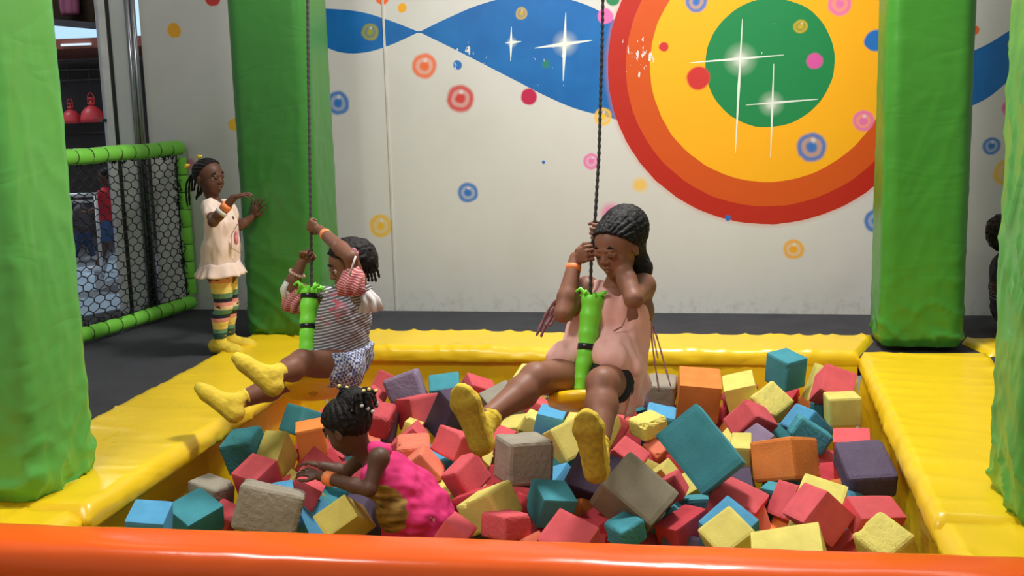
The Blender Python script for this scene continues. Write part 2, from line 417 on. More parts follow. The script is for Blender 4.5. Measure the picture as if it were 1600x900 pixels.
# ================================================================= padded yellow rims
def pad(name, outline, label, wr_dir, h=.085, edge=.03, amp=.006, seed=0, sag=None):
    # outline: 4 corners (convex, counter clockwise), a soft slab with creased vinyl skin
    q = [Vector(p) for p in outline]; nx_ = max(6, int((q[1]-q[0]).length/.022)); ny_ = max(6, int((q[3]-q[0]).length/.022))
    def pt(u, v): return q[0]*(1-u)*(1-v)+q[1]*u*(1-v)+q[2]*u*v+q[3]*(1-u)*v
    vs = []; fs = []; Lx = (q[1]-q[0]).length; Ly = (q[3]-q[0]).length
    for i in range(nx_+1):
        for j in range(ny_+1):
            u = i/nx_; v = j/ny_; p = pt(u, v)
            du = min(u, 1-u)*Lx; dv = min(v, 1-v)*Ly; d = min(du, dv)
            drop = 0
            if d < edge: t = 1-d/edge; drop = edge*(1-math.sqrt(max(0, 1-t*t)))
            s = p.x*wr_dir[0]+p.y*wr_dir[1]; r = -p.x*wr_dir[1]+p.y*wr_dir[0]
            near = math.exp(-d/.09)
            cre = (1-abs(nz(s*7+seed, r*1.1, seed)*3.2)); cre = max(0, cre)**2.5
            cre2 = max(0, 1-abs(nz(p.x*5+seed, p.y*5, 2+seed)*3))**3
            z = -drop+amp*(cre*(.16+1.5*near)+.18*cre2)+.006*nz(p.x*2.1, p.y*2.1, seed)
            if d < 1e-6: z = -edge-.012*abs(nz(p.x*11, p.y*11, 5))
            vs.append(Vector((p.x, p.y, z)))
    for i in range(nx_):
        for j in range(ny_):
            A = i*(ny_+1)+j; fs.append((A, A+ny_+1, A+ny_+2, A+1))
    # skirt
    loop = [i*(ny_+1) for i in range(nx_+1)]+[nx_*(ny_+1)+j for j in range(1, ny_+1)]+[i*(ny_+1)+ny_ for i in range(nx_-1, -1, -1)]+[j for j in range(ny_-1, 0, -1)]
    cen = sum(q, Vector())/4; rows = 4; prev = loop
    for rr in range(1, rows+1):
        cur = []
        for ii, li in enumerate(loop):
            b = vs[li]; o = Vector((b.x-cen.x, b.y-cen.y, 0)).normalized()
            bul = .012*math.sin(math.pi*rr/rows)*(1+1.3*nz(b.x*9, b.y*9, rr*.6+seed))+.014*(rr/rows)*nz(b.x*26, b.y*26, seed)
            cur.append(len(vs)); zt = b.z+(-h-b.z)*rr/rows
            vs.append(Vector((b.x, b.y, zt))+o*bul)
        for ii in range(len(loop)):
            jj = (ii+1) % len(loop); fs.append((prev[ii], cur[ii], cur[jj], prev[jj]))
        prev = cur
    fs.append(tuple(prev[::-1]))
    o = MB().add(vs, fs).build(name, M_yel, smooth=True)
    return tag(o, label, 'pad')
pad('rim_pad', [(-2.66, 3.235, 0), (-2.07, 3.235, 0), (-2.085, 5.72, 0), (-2.70, 6.16, 0)], 'long yellow vinyl pad along the left side of the foam pit', (0, 1), seed=1)
pad('rim_pad', [(-2.69, 6.17, 0), (-2.075, 5.728, 0), (.70, 5.765, 0), (.83, 6.17, 0)], 'yellow vinyl pad along the back of the foam pit, in front of the painted wall', (1, .1), amp=.011, seed=2)
pad('rim_pad', [(.655, 3.46, 0), (1.30, 3.46, 0), (1.33, 5.80, 0), (.70, 5.75, 0)], 'broad wrinkled yellow vinyl pad along the right side of the foam pit', (.15, 1), amp=.010, seed=3)
pad('rim_pad', [(-2.75, 2.84, 0), (-2.1, 2.84, 0), (-2.10, 3.225, 0), (-2.75, 3.225, 0)], 'short yellow corner pad between the left green pillar and the orange rail', (1, 0), seed=4)
pad('rim_pad', [(.68, 2.9, 0), (1.32, 2.9, 0), (1.32, 3.44, 0), (.66, 3.44, 0)], 'short yellow corner pad between the right green pillar and the orange rail', (1, .5), amp=.012, seed=5)
pad('rim_pad', [(1.34, 5.83, 0), (1.62, 5.83, 0), (1.62, 6.15, 0), (1.26, 6.15, 0)], 'small pale yellow pad behind the right back green pillar', (1, 0), seed=6)

# ================================================================= orange rail
def rail():
    a = Pz(0, 810, .15); b = Pz(1600, 862, .15); d = (b-a); dn = d.normalized(); a = a-dn*.9; b = b+dn*.9
    m = MB(); n = 140; k = 32; vs = []; fs = []; side = Vector((dn.y, -dn.x, 0))
    for i in range(n+1):
        p = a.lerp(b, i/n)+Vector((0, 0, 0))
        for j in range(k):
            t = 2*math.pi*j/k; ct, st = math.cos(t), math.sin(t)
            ex = .55; sx = math.copysign(abs(ct)**ex, ct); sz = math.copysign(abs(st)**ex, st)
            r = 1+.02*nz(i*.11, ct*1.3, st*1.3)+.012*nz(i*.4, ct*3, st*3)
            vs.append(p+side*(.11*sx*r+.075)+Vector((0, 0, .13*sz*r-.135)))
    for i in range(n):
        for j in range(k): fs.append((i*k+j, i*k+(j+1) % k, (i+1)*k+(j+1) % k, (i+1)*k+j))
    fs.append(tuple(range(k))); fs.append(tuple(n*k+j for j in range(k))[::-1])
    m.add(vs, fs)
    g = vinyl('orange_vinyl', rgb(255, 100, 26), .22, .05, .12)
    return tag(m.build('padded_rail', g, smooth=True), 'thick glossy orange padded rail across the front of the foam pit', 'rail')
rail()

# ================================================================= green pillars
def pillar(x0, x1, y0, y1, label, colr, seed, lean=0, top=2.7, zb=0.0, amp=1.0, cr=.07, twist=1, midk=1):
    nz_ = 110; m = MB(); per = []
    cx, cy, hx, hy = (x0+x1)/2, (y0+y1)/2, (x1-x0)/2, (y1-y0)/2
    def addseg(a, b, nrm, cnt):
        for i in range(cnt): t = i/cnt; per.append((a[0]+(b[0]-a[0])*t, a[1]+(b[1]-a[1])*t, nrm))
    def arc(ccx, ccy, a0, cnt=7):
        for i in range(cnt): a = a0+math.pi/2*i/cnt; per.append((ccx+cr*math.cos(a), ccy+cr*math.sin(a), (math.cos(a), math.sin(a))))
    addseg((-hx+cr, -hy), (hx-cr, -hy), (0, -1), 18); arc(hx-cr, -hy+cr, -math.pi/2)
    addseg((hx, -hy+cr), (hx, hy-cr), (1, 0), 18); arc(hx-cr, hy-cr, 0)
    addseg((hx-cr, hy), (-hx+cr, hy), (0, 1), 18); arc(-hx+cr, hy-cr, math.pi/2)
    addseg((-hx, hy-cr), (-hx, -hy+cr), (-1, 0), 18); arc(-hx+cr, -hy+cr, math.pi)
    n = len(per); vs = []; fs = []; L = 0; Ls = []
    for i, p in enumerate(per):
        Ls.append(L); q = per[(i+1) % n]; L += math.hypot(q[0]-p[0], q[1]-p[1])
    for k in range(nz_+1):
        zz = zb+(top-zb)*(k/nz_)**1.35; hgt = zz-zb
        for i, p in enumerate(per):
            a = Ls[i]/L*2*math.pi; ca, sa = math.cos(a)*1.1, math.sin(a)*1.1
            bot = math.exp(-hgt/.22); mid = math.exp(-((hgt-1.0)/.5)**2)
            tw = hgt*5*twist
            f1 = max(0, 1-abs(nz(ca*1.5+seed, sa*1.5+hgt*7*twist, hgt*5+seed))*3.2)**2
            f2 = max(0, 1-abs(nz(ca*3+seed+9, sa*3-hgt*5, hgt*4.0))*3.4)**2
            e = amp*(.024*bot*f1+.011*bot*f2+.005*f2*mid*midk+.0008*f1)+.0035*nz(ca, sa, hgt*1.2+seed)
            if hgt < .04: e -= (.04-hgt)*.5
            vs.append((cx+p[0]+p[2][0]*e+lean*hgt, cy+p[1]+p[2][1]*e, zz))
    for k in range(nz_):
        for i in range(n): fs.append((k*n+i, k*n+(i+1) % n, (k+1)*n+(i+1) % n, (k+1)*n+i))
    fs.append(tuple(range(n))[::-1]); fs.append(tuple(nz_*n+i for i in range(n)))
    m.add(vs, fs)
    g = vinyl('green_vinyl_%d' % seed, colr, .34, .7, .3)
    return tag(m.build('padded_pillar', g, smooth=True), label, 'pillar')
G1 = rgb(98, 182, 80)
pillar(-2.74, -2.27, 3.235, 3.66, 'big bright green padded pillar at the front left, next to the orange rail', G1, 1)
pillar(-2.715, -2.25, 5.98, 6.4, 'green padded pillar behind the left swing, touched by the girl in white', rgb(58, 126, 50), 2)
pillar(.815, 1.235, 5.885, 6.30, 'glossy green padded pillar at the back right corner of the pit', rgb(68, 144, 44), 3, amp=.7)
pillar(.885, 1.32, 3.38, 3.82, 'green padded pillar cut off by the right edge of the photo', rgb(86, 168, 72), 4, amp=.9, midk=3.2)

# ================================================================= net fence
N0 = Vector((-3.655, 5.72, .03)); N1 = Vector((-3.49, 6.87, .03)); NA = N0+(N0-N1)*.55
M_gt = vinyl('green_tube_foam', rgb(126, 212, 70), .45, .3, .12)
M_tie = simple('black_tie', rgb(25, 27, 24), .5)
fence = empty('net_fence', NA); tag(fence, 'green foam tube frame fence with black rope netting, left of the girl in white', 'fence')
def foam_tube(a, b, r, seed, seglen=.125):
    a = Vector(a); b = Vector(b); L = (b-a).length; n = max(1, round(L/seglen)); pts = []; R = []
    for i in range(n):
        for t in (0.02, .1, .3, .5, .7, .9, .98):
            s_ = (i+t)/n; pts.append(a.lerp(b, s_)+Vector((0, .004*nz(s_*9, seed, 0), .005*nz(s_*7, seed, 2))))
            R.append(r*(1+.03*nz(i*3.1, seed, 0))*(.86 if t in (.02, .98) else .97 if t in (.1, .9) else 1))
    o = MB().tube(pts, R, 18).build('frame_tube', M_gt, fence, smooth=True)
    for i in range(1, n):
        c = a.lerp(b, i/n); ax = (b-a).normalized()
        MB().lathe([(r*.84, -.003), (r*.90, -.0025), (r*.90, .0025), (r*.84, .003)], c, 14, ax).build('cable_tie', M_tie, None).parent = o
    return o
HT = 1.03; up = Vector((0, 0, 1))
foam_tube(NA+up*HT*.995, N1+up*HT, .048, 1); foam_tube(NA, N1, .046, 2); foam_tube(N1+up*.05, N1+up*(HT-.06), .036, 3, .12)
foam_tube(NA+up*.05, NA+up*(HT-.06), .036, 4, .12)
# black cap on the top end
MB().lathe([(.0, 0), (.026, 0), (.026, .012), (.0, .016)], N1+up*HT+(N1-NA).normalized()*.001, 16, (N1-NA)).build('end_cap', M_tie, fence)
M_net = simple('black_net', rgb(20, 20, 20), .8)
def hexnet():
    a0 = NA+up*.045; L = (N1-NA).length-.05; Hh = HT-.085; dirn = (N1-NA).normalized(); cw = .094; chh = .056; m = MB(); cache = {}
    nrm = Vector((dirn.y, -dirn.x, 0))
    def P(u, v):
        x = u*L; z = v*Hh
        sag = .02*math.sin(math.pi*v)*math.sin(math.pi*u)
        return a0+dirn*(x+.006*nz(u*20, v*14, 1)-(.02*math.sin(math.pi*v) if u > .93 else 0))+up*(z+.006*nz(u*20, v*14, 5))+nrm*(.02*nz(u*4, v*4, 7)+sag)
    nc = int(L/cw); nr = int(Hh/(chh*.75))
    def line(a, b):
        if all(-.001 <= q <= 1.001 for q in a+b): m.tube([P(*a), P(*b)], .0034, 4, False)
    for r in range(nr+1):
        for c in range(-1, nc+1):
            off = .5 if r % 2 else 0
            u = (c+off)/nc; v = r/nr; du = .5/nc; dv = 1/nr
            # vertical edge then two slanting edges of a honeycomb cell
            line((u, v), (u, v+dv*.55))
            line((u, v+dv*.55), (u+du, v+dv)); line((u, v+dv*.55), (u-du, v+dv))
    # lashings around the border
    rnd = random.Random(5)
    for i in range(130):
        u = rnd.random(); s0 = rnd.choice([0, 1]); v = .0 if s0 == 0 else 1.0
        if i % 3 == 0: u = 1.0; v = rnd.random()
        p = P(u, v); pts = [p+Vector((rnd.uniform(-.02, .02), rnd.uniform(-.03, .03), rnd.uniform(-.03, .03))) for _ in range(4)]
        m.tube(pts, .003, 4, False)
    edge = [P(1, i/40) for i in range(41)]; m.tube(edge, .005, 6, False)
    m.tube([P(i/60, 0) for i in range(61)], .005, 6, False); m.tube([P(i/60, 1) for i in range(61)], .005, 6, False)
    return m.build('net', M_net, fence, fix=False)
hexnet()

# ================================================================= glazing at the left and the arcade beyond
GA = Vector((-3.76, 6.93, 0)); GB = Vector((-4.13, 6.48, 0)); gd = (GB-GA).normalized(); gn = Vector((gd.y, -gd.x, 0))
def G(px, py):      # where a sight line meets the slanting glazed screen
    d = Vector(ray(px, py)); c = Vector(CP); t = (GA-c).dot(gn)/d.dot(gn); return c+d*t
def gu(px, py): return (G(px, py)-GA).dot(gd)
M_al = simple('brushed_metal', rgb(150, 152, 156), .25, 6, .1, metal=.9)
M_dk = simple('dark_frame', rgb(38, 38, 42), .35)
M_wf = simple('white_frame', rgb(214, 214, 216), .4)
def upright(name, u0, u1, th, m, z0=FZ, z1=2.9, kind='structure', off=0):
    mb = MB(); a = GA+gd*u0+gn*off; b = GA+gd*u1+gn*off; r = gn*th/2
    vs = [p+q+Vector((0, 0, z)) for p in (a, b) for q in (-r, r) for z in (z0, z1)]
    mb.add(vs, [(0, 1, 3, 2), (4, 6, 7, 5), (0, 4, 5, 1), (2, 3, 7, 6), (0, 2, 6, 4), (1, 5, 7, 3)])
    return tag(mb.build(name, m, bevel=.004), kind=kind)
u_f0 = gu(182, 225); u_f1 = gu(168, 225); u_w = gu(98, 225)
# chromed corner post of two round tubes
po = MB(); 
for du, rr in ((.0, .02), (.034, .018)):
    c = GA+gd*du-gn*.0; po.tube([c+Vector((0, -.05, FZ)), c+Vector((0, -.05, 2.9))], rr, 16)
tag(po.build('trim_2', M_al, smooth=True), kind='structure')
upright('wall_left', .05, u_f0-.012, .05, simple('frosted_panel', rgb(202, 204, 206), .3, 2, .05))
upright('trim_3', u_f0-.012, u_f0+.012, .07, M_dk)
upright('trim_4', u_f0+.012, u_f1, .06, M_wf)
upright('trim_5', u_w, u_w+.012, .06, M_dk); upright('trim_6', u_w+.012, u_w+.05, .05, M_wf)
gz = G(170, 188).z
tb = MB(); a = GA+gd*u_f0; b = GA+gd*(u_f1+.03); tb.obox(a+Vector((0, 0, gz)), b+Vector((0, 0, gz)), .05, .02); tag(tb.build('trim_7', M_dk), kind='structure')
def glass():
    g = NG('clear_glass'); g.b.inputs['Transmission Weight'].default_value = 1; g.b.inputs['IOR'].default_value = 1.05
    g.rough(.02); g.col((.93, .96, .97, 1)); return g.m
upright('window_1', u_f1, u_w, .006, glass(), kind='structure')
upright('window_2', u_w+.05, u_w+1.4, .006, glass(), kind='structure')
# beyond the glass
tag(MB().box(-12, GA.x-.9, 7.6, 14, FZ-.1, FZ).box(-12, -4.45, 4, 7.6, FZ-.1, FZ).build('floor_arcade', simple('grey_arcade_floor', rgb(120, 124, 132), .4)), kind='structure')
def slab(px0, px1, py0, py1, Y, th=.1):
    a = Py(px0, py1, Y); b = Py(px1, py0, Y); return (min(a.x, b.x), max(a.x, b.x), Y, Y+th, a.z, b.z)
SY = 11.0
s0 = slab(70, 190, 76, 520, SY, .2); tag(MB().box(s0[0]-2, s0[1]+2.2, s0[2], s0[3], FZ, s0[5]).build('wall_arcade', simple('dark_shopfront', rgb(66, 62, 64), .6, 2, .2)), kind='structure')
for i, (y0, y1, c) in enumerate(((93, 97, (112, 110, 112)), (108, 110, (100, 98, 100)), (122, 128, (96, 92, 92)), (190, 193, (120, 116, 112)), (206, 209, (96, 92, 90)))):
    s = slab(70, 175, y0, y1, SY-.12, .1); tag(MB().box(*s).build('trim_%d' % (8+i), simple('shop_line_%d' % i, rgb(*c), .5)), kind='structure')
s = slab(60, 190, 57, 78, 9.2, 1.7); m = MB().box(s[0]-1, s[1]+1.5, s[2], s[3], s[4], s[5])
bm_ = m.build('ceiling_beam', simple('brown_red_beam', rgb(132, 72, 58), .6)); tag(bm_, 'brown red beam above the dark shopfront, seen through the glass at the upper left', 'beam')
s = slab(95, 140, 67, 72, 9.17, .05)
g = NG('lit_slot'); g.col(rgb(200, 220, 235)); g.b.inputs['Emission Color'].default_value = rgb(215, 232, 245); g.b.inputs['Emission Strength'].default_value = .8
MB().box(*s).build('light_strip', g.m, None).parent = bm_
s = slab(60, 200, -30, 62, SY+1.2, .1)
g = NG('glowing_sky'); g.col(rgb(180, 215, 240)); g.b.inputs['Emission Color'].default_value = rgb(186, 220, 246); g.b.inputs['Emission Strength'].default_value = .85
tag(MB().box(s[0]-2, s[1]+3, s[2], s[3], s[4], s[5]+.5).build('sky_panel', g.m), kind='structure')  # added glowing panel that stands in for the strip of sky
# balcony with upright wooden slats and a draped purple cloth
by = SY-.8; bal = empty('balcony', Py(110, 30, by)); tag(bal, 'wooden slatted balcony high up behind the glass at the upper left', 'balcony')
M_wd = simple('balcony_wood', rgb(120, 96, 78), .7, 10, .25); M_pc = simple('purple_cloth', rgb(84, 32, 56), .8)
sl = MB(); q0 = Py(60, 28, by); q1 = Py(152, 36, by)
for i in range(34):
    t = i/33; p = q0.lerp(q1, t); sl.box(p.x-.018, p.x+.018, by, by+.03, p.z, p.z+.5)
sl.build('slat_panel', M_wd, bal)
t_ = MB(); t_.obox(q0+Vector((0, 0, -.03)), q1+Vector((0, 0, -.03)), .3, .06); t_.build('balcony_edge', M_dk, bal)
t_ = MB(); t_.obox(q0+Vector((0, .05, .2)), q1+Vector((0, .05, .2)), .03, .09); t_.build('handrail', simple('pale_rail', rgb(190, 196, 200), .5), bal)
pc = SDF(); c = Py(107, 2, by-.1)
for i in range(4): pc.cap(c+Vector((-.07+.05*i, .02*(i % 2), .3)), c+Vector((-.06+.04*i, .02*(i % 2), -.10)), .038, .032, .02)
o = link('draped_cloth', pc.mesh(.012), M_pc); tag(o, 'dark purple cloth draped over the wooden balcony', 'cloth')
# two red pendant lamps
M_rl = simple('red_enamel', rgb(214, 66, 74), .4, 3, .08)
LY = 9.4
def pendant(px, py, rpx, label):
    c = Py(px, py, LY); k = rpx/F_PX*(LY*1.05); o = empty('pendant_lamp', c); tag(o, label, 'lamp', 'red lamps behind the glass')
    MB().lathe([(k, 0), (k*.98, k*.35), (k*.84, k*.85), (k*.55, k*1.2), (k*.25, k*1.38), (k*.2, k*1.5), (k*.12, k*1.5), (k*.2, k*1.3), (k*.5, k*1.12), (k*.8, k*.8), (k*.94, k*.3), (k*.96, 0)], (0, 0, 0), 28).build('lamp_shade', M_rl, None, True).parent = o
    MB().lathe([(k*.2, k*1.45), (k*.3, k*1.5), (k*.3, k*1.62), (k*.14, k*1.66), (k*.14, k*1.9), (k*.24, k*1.95), (k*.24, k*2.05), (k*.08, k*2.1)], (0, 0, 0), 16).build('lamp_socket', M_rl, None, True).parent = o
    h = MB(); pts = [(math.cos(a)*k*.3, 0, k*1.95+math.sin(a)*k*.5) for a in [i*math.pi/10 for i in range(-1, 12)]]; h.tube([(k*.3, 0, k*1.5)]+pts+[(-k*.3, 0, k*1.5)], k*.05, 6)
    h.build('lamp_bail', M_rl, None).parent = o
    MB().tube([(0, 0, k*2.4), (0, 0, Py(140, 79, 9.2).z+.02-c.z)], k*.03, 6).build('cord', M_dk, None).parent = o
pendant(112, 193, 16, 'smaller and left of the two red pendant lamps behind the glass')
pendant(145, 191, 19, 'larger and right of the two red pendant lamps behind the glass')
# pale floor tiles and a white railing seen through the net
M_tile = simple('pale_blue_tiles', rgb(196, 218, 236), .2, 4, .06)
for i, (a, b, c_, d) in enumerate((((100, 500), (205, 478), (205, 455), (100, 470)), ((100, 460), (150, 452), (146, 415), (100, 420)), ((162, 440), (200, 432), (200, 392), (172, 396)))):
    q = [Pz(*p, FZ+.006) for p in (a, b, c_, d)]; vs = q+[v-Vector((0, 0, .012)) for v in q]
    tag(MB().add(vs, [(0, 1, 2, 3), (7, 6, 5, 4), (0, 4, 5, 1), (1, 5, 6, 2), (2, 6, 7, 3), (3, 7, 4, 0)]).build('trim_%d' % (14+i), M_tile), kind='structure')
RY = 8.3; rl = empty('railing', Py(120, 430, RY)); tag(rl, 'white metal railing beyond the net, left of the child in red', 'railing')
r_ = MB(); r_.tube([Py(92, 306, RY), Py(152, 304, RY+.1)], .018, 8); r_.tube([Py(92, 316, RY), Py(152, 314, RY+.1)], .012, 8); r_.build('handrail', M_wf, rl, True)
for px in (99, 149):
    a = Py(px, 306, RY); MB().tube([a, (a.x, a.y, FZ)], .014, 8).build('post', M_wf, rl, True)

# ================================================================= foam cubes
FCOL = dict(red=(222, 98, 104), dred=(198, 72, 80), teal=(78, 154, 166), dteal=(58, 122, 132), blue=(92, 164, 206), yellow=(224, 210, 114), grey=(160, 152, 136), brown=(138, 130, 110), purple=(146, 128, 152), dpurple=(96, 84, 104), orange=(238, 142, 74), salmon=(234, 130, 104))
def foam_mesh(dim, chip, seed):
    N = 12; rnd = random.Random(seed); h = [d/2 for d in dim]
    bm = bmesh.new(); bmesh.ops.create_cube(bm, size=2)
    bmesh.ops.subdivide_edges(bm, edges=list(bm.edges), cuts=N-1, use_grid_fill=True)
    bites = []
    for _ in range([0, 1, 3, 5][chip]):
        e = [rnd.choice((-1, 1)), rnd.choice((-1, 1)), rnd.uniform(-1, 1)]; rnd.shuffle(e)
        if _ == 0 and chip > 1: e = [rnd.choice((-1, 1)), rnd.choice((-1, 1)), 1]
        bites.append((Vector([e[i]*h[i] for i in range(3)]), rnd.uniform(.010, .016+.006*chip)))
    rr = .0022+.0018*chip
    for v in bm.verts:
        p = Vector([v.co[i]*h[i] for i in range(3)])
        # soften edges
        q = [max(0, abs(p[i])-(h[i]-rr*2.2)) for i in range(3)]; L = math.sqrt(sum(t*t for t in q)); cnt = sum(1 for t in q if t > 1e-5)
        if cnt >= 2:
            m = rr*2.2; k = m/L if L > m else 1
            p = Vector([math.copysign(h[i]-m*1.0+q[i]*k, p[i]) if q[i] > 1e-5 else p[i] for i in range(3)])
            if chip: p *= 1-(.006+.014*max(0, nz(p.x*60+seed, p.y*60, p.z*60)))*chip*.5
        for c, R in bites:
            d = p-c; L = d.length
            if L < R*1.5:
                t = R*(1+.5*nz(p.x*90+seed, p.y*90, p.z*90))
                if L < t:
                    inw = (-c).normalized(); p += inw*(t-L)*.75
        p += Vector((nz(p.x*9+seed, p.y*9, p.z*9), nz(p.y*9, p.z*9+seed, p.x*9), nz(p.z*9, p.x*9, p.y*9+seed)))*.0022
        if chip > 1: p += p.normalized()*.0016*nz(p.x*120, p.y*120, p.z*120+seed)
        v.co = p
    me = bpy.data.meshes.new('foam'); bm.to_mesh(me); bm.free(); return me
def rotv(wv):
    v = Vector(wv); a = v.length
    return Matrix.Rotation(a, 3, v/a) if a > 1e-9 else Matrix.Identity(3)
